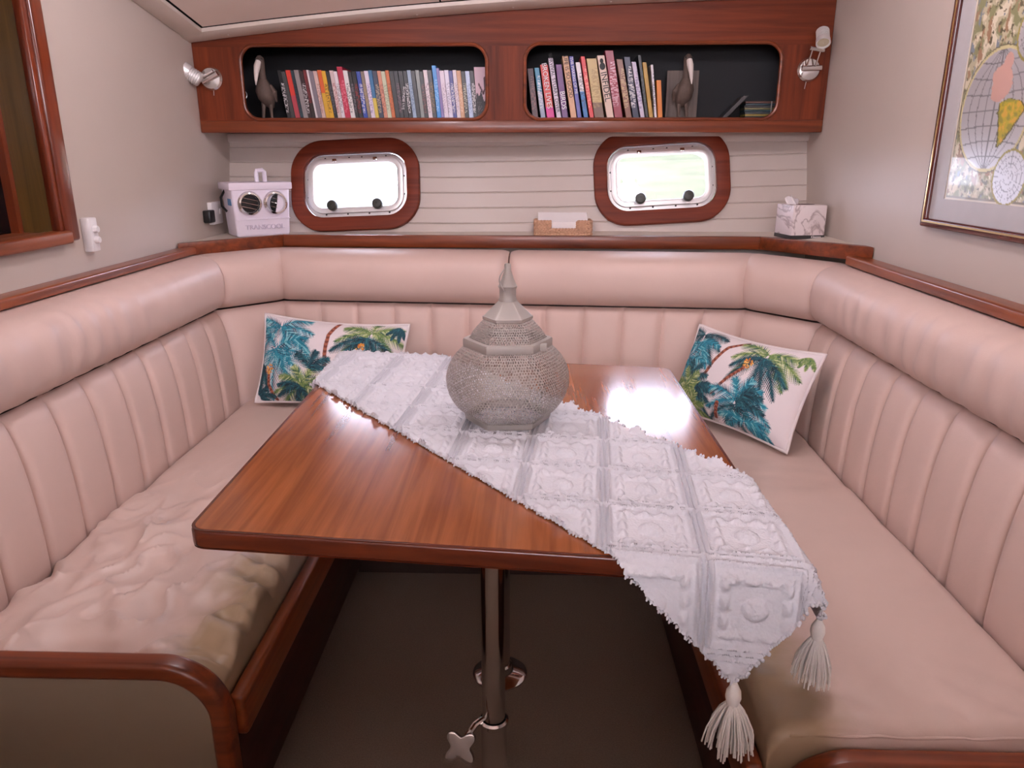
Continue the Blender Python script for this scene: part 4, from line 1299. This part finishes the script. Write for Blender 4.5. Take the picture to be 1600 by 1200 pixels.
P = [[lpt(r, 2 * math.pi * i / 36, z, mx_) for (r, z, mx_) in ((.0175, .236, .2), (.0185, .242, .2), (.0165, .246, .2), (.0165, .252, .3), (.0165, .262, .3), (.0190, .268, .3), (.0175, .270, .3), (.0120, .282, .4), (.0075, .296, .5), (.0065, .298, .5), (.0065, .309, .6), (.005, .311, .8), (.0001, .311, 1))] for i in range(36)]
MB().grid(P, close_u=True).obj('spire', M['lantern'], ln, smooth=35)
MB().tube([(LX - .004 + .000 * k, LY - .003, LZ + .303 * ls) if k == 0 else (LX - .005 - .011 * math.sin(math.pi * k / 14) , LY - .010 - .001 * k, LZ + (.303 - .042 * k / 14) * ls) for k in range(15)], .0014, 6).obj('hanging_ring', M['lantern'], ln)
kb = MB(); q = lpt(.089, math.radians(-32), .158, .08)
kb.box((q[0] - .006, q[1] - .006, q[2] - .006), (q[0] + .010, q[1] + .003, q[2] + .008)); kb.obj('latch', M['lantern'], ln, bevel=.001)

# ================================================================== CUSHIONS WITH PALM PRINT
class Canvas:
    def __init__(self, w, h, bg):
        self.a = np.ones((h, w, 4), dtype=np.float32); self.a[:] = bg; self.w, self.h = w, h
    def stroke(self, p0, p1, w0, w1, col):
        x0, y0 = p0[0] * self.w, p0[1] * self.h; x1, y1 = p1[0] * self.w, p1[1] * self.h
        w0 *= self.w; w1 *= self.w; m_ = max(w0, w1) + 1
        xa, xb = int(max(0, min(x0, x1) - m_)), int(min(self.w, max(x0, x1) + m_ + 1))
        ya, yb = int(max(0, min(y0, y1) - m_)), int(min(self.h, max(y0, y1) + m_ + 1))
        if xb <= xa or yb <= ya: return
        Y, X = np.mgrid[ya:yb, xa:xb]
        dx, dy = x1 - x0, y1 - y0; L2 = dx * dx + dy * dy + 1e-9
        t = np.clip(((X - x0) * dx + (Y - y0) * dy) / L2, 0, 1)
        dist = np.hypot(X - x0 - t * dx, Y - y0 - t * dy)
        al = np.clip(w0 + (w1 - w0) * t - dist + .5, 0, 1)[..., None]
        sub = self.a[ya:yb, xa:xb]; sub[:] = sub * (1 - al) + np.array(col, dtype=np.float32) * al
def frond(cv, c, ang, L_, cols, droop=.35, asp=1.6, nleaf=17, wide=.30):
    """one palm frond; asp = canvas width/height so shapes stay undistorted"""
    pts = []
    for k in range(13):
        t = k / 12
        a = ang
        x = c[0] + L_ * t * math.cos(a); y = c[1] + (L_ * t * math.sin(a) - droop * L_ * t * t) * asp
        pts.append((x, y))
    for k in range(nleaf):
        t = .06 + .94 * k / (nleaf - 1)
        i = min(11, int(t * 12)); f = t * 12 - i
        p = (pts[i][0] + (pts[i + 1][0] - pts[i][0]) * f, pts[i][1] + (pts[i + 1][1] - pts[i][1]) * f)
        dx = pts[i + 1][0] - pts[i][0]; dy = (pts[i + 1][1] - pts[i][1]) / asp
        a = math.atan2(dy, dx)
        ll = L_ * wide * (math.sin(math.pi * min(1, .12 + t * .84)) ** .6)
        for sg in (-1, 1):
            aa = a + sg * (1.0 - .55 * t) 
            q = (p[0] + ll * math.cos(aa), p[1] + (ll * math.sin(aa) - .25 * ll) * asp)
            cv.stroke(p, q, .0054, .0008, cols[rnd.randrange(len(cols))])
    for k in range(12): cv.stroke(pts[k], pts[k + 1], .0030, .0022, cols[-1])
def palm(cv, c, L_, cols, angs, **kw):
    for a in angs: frond(cv, c, math.radians(a), L_ * rnd.uniform(.9, 1.1), cols, **kw)
def trunk(cv, pts, w, asp=1.6):
    for k in range(len(pts) - 1):
        n_ = 8
        for q in range(n_):
            t0, t1 = q / n_, (q + 1) / n_
            p0 = [pts[k][i] + (pts[k + 1][i] - pts[k][i]) * t0 for i in (0, 1)]; p1 = [pts[k][i] + (pts[k + 1][i] - pts[k][i]) * t1 for i in (0, 1)]
            cv.stroke(p0, p1, w, w, lin(120, 62, 46) if q % 2 else lin(166, 98, 76))
def nuts(cv, c, n=26, r=.03, asp=1.6):
    for k in range(n):
        a = rnd.uniform(0, 6.28); q = r * math.sqrt(rnd.random())
        p = (c[0] + q * math.cos(a), c[1] + q * math.sin(a) * asp)
        cv.stroke(p, p, .006, .006, lin(*rnd.choice([(226, 150, 60), (240, 190, 100), (190, 110, 50)])))
TEAL = [lin(24, 120, 142), lin(52, 150, 172), lin(22, 76, 98), lin(130, 200, 208), lin(36, 132, 156)]
GREEN = [lin(96, 128, 74), lin(140, 160, 100), lin(48, 90, 66), lin(190, 200, 146), lin(110, 138, 78)]
DKTEAL = [lin(20, 56, 70), lin(26, 84, 96), lin(44, 110, 120), lin(18, 44, 56), lin(30, 76, 88)]
ALL = (0, 35, 70, 110, 145, 180, 215, 250, 290, 325)
def paint(kind):
    cv = Canvas(560, 360, lin(232, 224, 226))
    if kind == 0:
        trunk(cv, [(.505, .40), (.49, .58), (.495, .80), (.54, .99)], .013)
        palm(cv, (.15, .86), .24, TEAL, (-20, 10, 40, 150, 180, 220, 300, 335))
        palm(cv, (.13, .60), .27, TEAL, (-55, -25, 5, 40, 120, 200, 235, 270, 310))
        palm(cv, (.02, .42), .15, DKTEAL, (250, 275, 300, 200))
        trunk(cv, [(.09, .36), (.10, .2), (.16, .02)], .012); nuts(cv, (.09, .37), 34, .034)
        palm(cv, (.36, .22), .22, GREEN, ALL); palm(cv, (.40, .40), .18, DKTEAL, (20, 50, 80, 120)); palm(cv, (.34, .20), .16, DKTEAL, (160, 190, 250, 300))
        palm(cv, (.78, .86), .21, GREEN, (-30, 0, 30, 150, 180, 210, 80)); palm(cv, (.74, .80), .20, DKTEAL, (190, 215, 240, 290, 320, 345)); nuts(cv, (.72, .68), 26, .03)
        trunk(cv, [(.72, .62), (.69, .40), (.62, .1)], .010)
        palm(cv, (.80, .25), .22, TEAL, ALL); palm(cv, (.95, .95), .08, DKTEAL, (200, 240, 280, 310)); palm(cv, (.03, .06), .12, DKTEAL, (20, 60, 100, 340))
    else:
        trunk(cv, [(.30, .42), (.34, .62), (.40, .82), (.50, .94)], .013)
        palm(cv, (.12, .90), .22, DKTEAL, (-30, -5, 20, 160, 190, 230)); palm(cv, (.12, .80), .20, TEAL, (-20, 190, 215, 300, 330, 20))
        palm(cv, (.06, .58), .24, TEAL, (-70, -40, -15, 20, 60, 200, 240, 270)); palm(cv, (.18, .36), .20, DKTEAL, (10, 40, 70, 100, 350)); palm(cv, (.18, .28), .20, GREEN, ALL)
        palm(cv, (.26, .30), .18, DKTEAL, (-40, -10, 20, 40)); palm(cv, (.25, .08), .16, GREEN, (0, 40, 80, 130, 170))
        palm(cv, (.70, .85), .23, GREEN, (-35, -5, 20, 150, 180, 210, 335)); palm(cv, (.68, .80), .22, DKTEAL, (190, 212, 270, 292, 318, 342)); nuts(cv, (.60, .70), 30, .034)
        trunk(cv, [(.58, .64), (.50, .50), (.42, .30)], .011)
        palm(cv, (.62, .30), .24, TEAL, (-25, 0, 25, 50, 75, 105, 150, 185)); palm(cv, (.62, .26), .22, DKTEAL, (20, 45, 65, 200, 240, 300, 335)); trunk(cv, [(.48, .22), (.47, .06)], .014)
        palm(cv, (.70, .12), .20, TEAL, (-20, 0, 20, 160, 190)); palm(cv, (.94, .93), .07, GREEN, (200, 240, 280, 320))
    return cv.a
def throw_pillow(cen, wv, uv, label, kind, thick):
    cen, wv, uv = Vector(cen), Vector(wv), Vector(uv)
    W2, H2 = wv.length / 2, uv.length / 2
    X_ = wv.normalized(); U_ = (uv - X_ * uv.dot(X_)).normalized(); Z_ = X_.cross(U_)     # Z_ towards the viewer
    t = thing('throw_pillow', label, 'pillow', cen - U_ * H2, 'palm print pillows')
    img = paint(kind)
    nu, nv = 280, 180
    def pos(a, b2, side):
        u, v = 2 * a - 1, 2 * b2 - 1
        pu = u * W2 * (1 - .055 * (1 - v * v) * u * u); pv = v * H2 * (1 - .11 * (1 - u * u) * v * v)
        th = thick * (max(0, 1 - abs(u) ** 2.6) ** .62) * (max(0, 1 - abs(v) ** 2.6) ** .62)
        th += .0035 * fbm(u * 2.2, v * 2.2, kind * 5 + side, 3) * min(1, th / .02)
        return cen + X_ * pu + U_ * pv + Z_ * (th * side)
    for side, nm in ((1, 'front_panel'), (-1, 'back_panel')):
        P = [[pos(i / nu, j / nv, side) for j in range(nv + 1)] for i in range(nu + 1)]
        ii = np.clip((np.arange(nu + 1) / nu * 559).astype(int), 0, 559); jj = np.clip((np.arange(nv + 1) / nv * 359).astype(int), 0, 359)
        src = img if side == 1 else img[:, ::-1]
        C_ = src[jj][:, ii].transpose(1, 0, 2).reshape(-1, 4)
        MB().grid(P, flip=side < 0).obj(nm, vcol('palm_print', .85), t, smooth=80, colors=C_)
    lp = [pos(k / 40, 0, 0) for k in range(40)] + [pos(1, k / 30, 0) for k in range(30)] + [pos(1 - k / 40, 1, 0) for k in range(40)] + [pos(0, 1 - k / 30, 0) for k in range(30)]
    MB().tube(lp, .0052, 8, closed=True).obj('piping', plain('white_piping', lin(230, 222, 222), .8), t, smooth=60)
BLc, upc = Vector((-.972, 2.43, .434)), Vector((.048, .110, .285)); wc = Vector((.512, -.045, -.026))
throw_pillow(BLc + wc / 2 + upc / 2, wc, upc, 'palm print throw pillow leaning in the corner below the cooler box', 0, .076)
BRc, upc, wc = Vector((.720, 2.03, .434)), Vector((.132, .045, .268)), Vector((.280, -.372, -.004))
throw_pillow(BRc - wc / 2 + upc / 2, wc, upc, 'palm print throw pillow leaning in the corner below the tissue box', 1, .074)

# ================================================================== LEDGE OBJECTS
ZL = .9625
# ---- portable cooler box with two round vents
ca = math.radians(36)
hx = thing('cooler_box', 'white portable cooler box with two round chrome vents on the ledge', 'cooler', (-.985, 2.80, ZL))
HT = Matrix.Translation((-.998, 2.785, ZL)) @ Matrix.Rotation(ca, 4, 'Z')
def frus(mb, w0, w1, d0, d1, z0, z1, yb=0):
    vs = []
    for (w, d, z) in ((w0, d0, z0), (w1, d1, z1)):
        for (sx, y) in ((-1, yb + (d1 - d) * .5), (1, yb + (d1 - d) * .5), (1, yb + (d1 - d) * .5 + d), (-1, yb + (d1 - d) * .5 + d)): vs.append(HT @ Vector((sx * w / 2, y, z)))
    return mb.add(vs, [(3, 2, 1, 0), (4, 5, 6, 7), (0, 1, 5, 4), (1, 2, 6, 5), (2, 3, 7, 6), (3, 0, 4, 7)])
wb = plain('cooler_white', lin(232, 224, 236), .38, var=.02)
bd = frus(MB(), .196, .214, .128, .142, 0, .186).obj('body', wb, hx, bevel=.010, segs=3)
frus(MB(), .230, .230, .152, .152, .168, .194, -.006).obj('lid', wb, hx, bevel=.004)
frus(MB(), .200, .200, .003, .003, .062, .066, -.0005).obj('step', wb, bd, bevel=.001)
mb = MB(); mb.tube([HT @ Vector(p) for p in ((.004, .055, .190), (.004, .055, .226), (.006, .055, .234), (.028, .055, .236), (.034, .055, .23), (.034, .055, .190))], .008, 8)
mb.obj('handle', wb, hx)
for k, sx in enumerate((-.045, .048)):
    T = HT @ Matrix.Translation((sx, .003, .120)) @ Matrix.Rotation(math.pi / 2, 4, 'X') @ Matrix.Scale(1.1, 4)
    v_ = MB().lathe([(.040, 0), (.040, .007), (.036, .013), (.031, .014), (.029, .006), (.029, .002)], 36, T, caps=False).obj('vent', M['chrome'], hx)
    T2 = T @ Matrix.Rotation(math.radians(-14), 4, 'Z') @ Matrix.Rotation(math.radians(0 if k == 0 else 38), 4, 'Y')
    MB().lathe([(.0285, .001), (.0285, .004), (.001, .005)], 30, T2).obj('vent_core', M['black'], v_)
    for dz in (-.014, 0, .014):
        hw = math.sqrt(max(0, .028 ** 2 - dz ** 2))
        MB().box((-hw, dz - .0007, .003), (hw, dz + .0007, .007), T2).obj('louver', M['chrome'], v_, smooth=0)
T = HT @ Matrix.Translation((.005, .0045, .034)) @ Matrix.Rotation(math.radians(-2), 4, 'X') @ Matrix.Rotation(math.pi / 2, 4, 'X')
text_obj('lettering', 'TRANSCOOL', .024, T, plain('raised_letters', lin(206, 196, 214), .4), bd, extrude=.0030)
T = HT @ Matrix.Translation((-.1045, .045, .125)) @ Matrix.Rotation(math.radians(-90), 4, 'Z') @ Matrix.Rotation(math.pi / 2, 4, 'X')
MB().box((-.022, -.012, -.002), (.022, .012, .001), T).obj('sticker', plain('blue_sticker', lin(90, 140, 190), .5, var=.3, vscale=150), bd, smooth=0)
MB().tube([HT @ Vector((-.104, .10, .165)), HT @ Vector((-.122, .09, .14)), HT @ Vector((-.124, .08, .11)), HT @ Vector((-.108, .08, .09))], .0045, 8).obj('cord', M['black'], hx)

# ---- power outlet and plug on the left wall
p = onx(341, 330, XL)
ot = thing('power_outlet', 'white power outlet on the wall beside the cooler box', 'outlet', (XL, 2.80, 1.04))
MB().box((XL, 2.775, 1.005), (XL + .018, 2.865, 1.085)).obj('plate', M['white'], ot, bevel=.003)
MB().box((XL + .018, 2.835, 1.04), (XL + .022, 2.85, 1.06)).obj('switch', M['white'], ot, bevel=.001)
tag(MB().box((XL + .001, 2.725, 1.015), (XL + .030, 2.770, 1.06)).obj('black_plug', M['black'], bevel=.005), 'small black plug on the wall beside the outlet', 'plug')

# ---- dimmer on the left wall
dm = thing('wall_dimmer', 'white two-knob dimmer on the wall beside the wooden window', 'switch', (XL, 2.0, 1.045))
MB().box((XL, 1.975, 1.003), (XL + .026, 2.012, 1.092)).obj('housing', M['white'], dm, bevel=.004)
for z in (1.062, 1.034):
    MB().lathe([(.0095, 0), (.0095, .008), (.008, .011), (.001, .0115)], 20, Matrix.Translation((XL + .026, 1.993, z)) @ Matrix.Rotation(math.pi / 2, 4, 'Y')).obj('knob', M['white'], dm)

# ---- napkin basket
b0 = ony(834, 368, 2.785); b1 = ony(926, 368, 2.785)
bx0, bx1, by0, by1 = b0[0], b1[0], 2.785, 2.880
nb = thing('napkin_basket', 'woven reed napkin basket on the ledge', 'basket', ((bx0 + bx1) / 2, 2.83, ZL))
def braid(a, b2, z, n_, r=.0085):
    """one plaited row: three strands twisting round each other"""
    a, b2 = Vector(a), Vector(b2); d = (b2 - a).normalized(); s = Vector((d.y, -d.x, 0))
    mb = MB(); L_ = (b2 - a).length; k = max(8, int(L_ / .004))
    for ph in range(3):
        pts = []
        for i in range(k + 1):
            t = i / k; w = 2 * math.pi * (t * L_ / .034 + ph / 3)
            pts.append(a.lerp(b2, t) + s * (.0035 * math.sin(2 * w)) + Vector((0, 0, z + .0052 * math.sin(w))))
        mb.tube(pts, r * .60, 7)
    return mb.obj('braid', M['reed'], nb, smooth=60)
ci = .007
X0, X1, Y0, Y1 = bx0 + ci, bx1 - ci, by0 + ci, by1 - ci
for k in range(4):
    z = ZL + .008 + k * .0145
    if k < 2: braid((X0, Y0, 0), (X1, Y0, 0), z, 0)
    else:
        braid((X0, Y0, 0), (X0 + .055, Y0, 0), z, 0); braid((X1 - .052, Y0, 0), (X1, Y0, 0), z, 0)
    braid((X0, Y1, 0), (X0, Y0, 0), z, 0); braid((X1, Y0, 0), (X1, Y1, 0), z, 0); braid((X1, Y1, 0), (X0, Y1, 0), z, 0)
MB().box((X0, Y0, ZL + .001), (X1, Y1, ZL + .006)).obj('bottom', M['reed'], nb, smooth=0)
for i in range(13):
    z = ZL + .0065 + i * .0036
    dx = rnd.uniform(-.002, .002)
    za, zb = z, ZL + .0065 + i * .0062
    xa, xb, ya, yb = X0 + .010 + dx, X1 - .010 + dx, Y0 + .010, Y1 - .006
    vs = [(xa, ya, za), (xb, ya, za), (xb, yb, zb), (xa, yb, zb), (xa, ya, za + .0031), (xb, ya, za + .0031), (xb, yb, zb + .0031), (xa, yb, zb + .0031)]
    o = MB().add(vs, [(3, 2, 1, 0), (4, 5, 6, 7), (0, 1, 5, 4), (1, 2, 6, 5), (2, 3, 7, 6), (3, 0, 4, 7)]).obj('paper_napkin', M['tissue'], smooth=0)
    tag(o, 'white paper napkin in the woven basket', 'napkin', 'napkins in the basket')

# ---- tissue box
ZB = ZL + .0145
f0 = onz(1235, 374, ZB)
fx = Vector((math.cos(math.radians(10)), math.sin(math.radians(10)), 0)); Wt = .122; fy = Vector((-fx.y, fx.x, 0))
TT = Matrix.Translation((f0[0], f0[1], ZB)) @ Matrix((fx, fy, Vector((0, 0, 1)))).transposed().to_4x4()
tbx = thing('tissue_box', 'marble patterned cube tissue box on the ledge', 'tissue box', (f0[0], f0[1], ZB))
Dt, Ht = Wt * .95, .112
MB().box((0, 0, .010), (Wt, Dt, Ht), TT).obj('carton', M['marble'], tbx, bevel=.0025)
ft = MB().box((-.0006, -.0006, 0), (Wt + .0006, Dt + .0006, .0125), TT).obj('foot_band', plain('dark_band', lin(52, 50, 50), .4), tbx, smooth=0)
text_obj('lettering', 'Kleenex', .011, TT @ Matrix.Translation((Wt * .75, -.0012, .0066)) @ Matrix.Rotation(math.pi / 2, 4, 'X'), M['tissue'], ft)
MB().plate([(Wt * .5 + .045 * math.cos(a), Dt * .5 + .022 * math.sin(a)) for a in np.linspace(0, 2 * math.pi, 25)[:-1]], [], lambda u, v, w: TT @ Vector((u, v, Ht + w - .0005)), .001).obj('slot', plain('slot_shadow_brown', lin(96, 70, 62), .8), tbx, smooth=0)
P = []
for i in range(14):
    a = i / 13; row = []
    for j in range(8):
        v = j / 7
        x = Wt * (.10 + .30 * a) - .012 * v; y = Dt * .5 + .016 * math.sin(a * 9 + v * 2) * (1 - .3 * v) ; z = Ht - .004 + .034 * v * (.5 + .5 * math.sin(a * 2.4 + .5)) + .003 * math.sin(a * 14)
        row.append(TT @ Vector((x, y, z)))
    P.append(row)
MB().grid(P).obj('tissue', M['tissue'], tbx, smooth=80)

# ================================================================== FRAMED MAP
MX = XR - .001
my1, my0, mz0, mz1 = 1.985, 1.02, 1.077, 1.80
mpf = thing('framed_map', 'framed antique style world map with silver hemispheres on the wall', 'framed map', (MX, 1.5, mz0))
fw = .021
def rect(a, b2, c_, d): return [(a, b2), (c_, b2), (c_, d), (a, d)]
MB().plate(rect(my0, mz0, my1, mz1), [rect(my0 + fw, mz0 + fw, my1 - fw, mz1 - fw)], lambda u, v, w: (MX - w, u, v), .020).obj('frame', wood('map_frame', lin(58, 18, 14), lin(98, 36, 26), 2, rough=.22), mpf, bevel=.005, segs=3)
MB().plate(rect(my0 + .012, mz0 + .012, my1 - .012, mz1 - .012), [rect(my0 + .016, mz0 + .016, my1 - .016, mz1 - .016)], lambda u, v, w: (MX - w - .018, u, v), .0035).obj('gilt_line', plain('gilt', lin(190, 160, 110), .3, .8), mpf, smooth=0)
mi = .078
MB().plate(rect(my0 + .018, mz0 + .018, my1 - .018, mz1 - .018), [rect(my0 + mi, mz0 + mi - .006, my1 - mi, mz1 - mi)], lambda u, v, w: (MX - w - .006, u, v), .003).obj('mat_board', plain('grey_mat', lin(176, 172, 172), .5), mpf, smooth=0)
py1, py0_, pz0, pz1 = my1 - mi + .01, my0 + mi - .01, mz0 + mi - .016, mz1 - mi + .01
nu, nv = 300, 240
Yg = np.linspace(py1, py0_, nu); Zg = np.linspace(pz0, pz1, nv)
YY, ZZ = np.meshgrid(Yg, Zg, indexing='ij')
C_ = np.zeros((nu, nv, 4), dtype=np.float32)
nz = np.array([[fbm(y * 30, z * 30, 2, 3) for z in Zg] for y in Yg]); nz2 = np.array([[fbm(y * 70, z * 70, 9, 2) for z in Zg] for y in Yg])
nz3 = np.array([[fbm(y * 45, z * 22, 5, 3) for z in Zg] for y in Yg])
def setc(mask, rgb, al=0.0):
    C_[mask] = (*lin(*rgb)[:3], al)
setc(np.ones((nu, nv), bool), (176, 168, 140))
setc(nz > .12, (132, 132, 96)); setc(nz < -.22, (206, 196, 172)); setc(nz2 > .35, (92, 86, 66)); setc((nz3 > .35), (150, 118, 92)); setc((nz3 < -.45), (120, 130, 140))
setc((nz2 < -.45) & (ZZ < 1.25), (214, 208, 184))
edge = np.minimum(np.minimum(py1 - YY, YY - py0_), np.minimum(ZZ - pz0, pz1 - ZZ))
setc(edge < .018, (206, 196, 178)); setc((edge > .014) & (edge < .018), (120, 110, 92))
hR = .128
for hc in ((1.766, 1.345), (1.766 - 2 * hR - .006, 1.345)):
    rr = np.hypot(YY - hc[0], ZZ - hc[1])
    ins = rr < hR
    setc(ins, (200, 198, 200), 1)
    k = (rr / .0165) % 1
    xx, zz_ = (YY - hc[0]) / hR, (ZZ - hc[1]) / hR
    for c0 in (-.75, -.5, -.25, 0, .25, .5, .75):
        # meridians and parallels as circles through the poles
        setc(ins & (np.abs(xx - c0 * (1 - zz_ ** 2)) < .012), (132, 130, 132), .6)
        setc(ins & (np.abs(zz_ - c0 * (1 + .22 * xx ** 2)) < .012), (132, 130, 132), .6)
    setc((rr > hR - .004) & (rr < hR + .002), (196, 186, 140))
    setc((rr > hR + .002) & (rr < hR + .005), (96, 90, 70))
    if hc[0] > 1.6:
        q1 = -(xx); w1 = zz_
        na = (np.hypot((q1 - .08 + .12 * nz) / .26, (w1 - .42) / .30) < 1) | (np.hypot((q1 - .20) / .14, (w1 - .75) / .16) < .9)
        setc(ins & na, (190, 150, 138)); 
        wd = np.interp(w1, [-.62, -.5, -.25, -.05, .1, .16], [.01, .10, .22, .36, .30, .04])
        ctr = np.interp(w1, [-.62, -.3, 0, .16], [.28, .42, .50, .40])
        sa = (np.abs(q1 - ctr + .05 * nz) < wd) & (w1 > -.62) & (w1 < .16)
        setc(ins & sa, (176, 158, 52)); setc(ins & sa & (nz2 > .2), (140, 136, 60)); setc(ins & sa & (nz2 < -.25), (204, 160, 70))
        ed = (np.abs(np.abs(q1 - ctr + .05 * nz) - wd) < .02) & (w1 > -.62) & (w1 < .16); setc(ins & ed, (88, 84, 50))
    else:
        setc(ins & (nz + .3 * nz3 > .12), (190, 170, 120)); setc(ins & (nz + .3 * nz3 > .35), (160, 150, 80))
for hc, r_ in (((1.668, 1.205), .056), ((1.668, 1.49), .056)):
    rr = np.hypot(YY - hc[0], ZZ - hc[1]); an = np.arctan2(ZZ - hc[1], YY - hc[0])
    ins = rr < r_
    setc(ins, (202, 200, 202), 1)
    setc(ins & ((rr / .014) % 1 < .12), (140, 138, 140), .6); setc(ins & ((an / (math.pi / 12)) % 1 < .10), (140, 138, 140), .6)
    setc((rr > r_ - .002) & (rr < r_ + .003), (150, 138, 70))
P = np.stack([np.full_like(YY, MX - .007), YY, ZZ], -1)
MB().grid(P, flip=True).obj('map_print', vcol('map_print', .38, .2, True), mpf, smooth=0, colors=C_.reshape(-1, 4))
tz = Matrix.Translation((MX - .0078, 1.55, mz1 - mi - .018)) @ Matrix.Rotation(-math.pi / 2, 4, 'Z') @ Matrix.Rotation(math.pi / 2, 4, 'X')
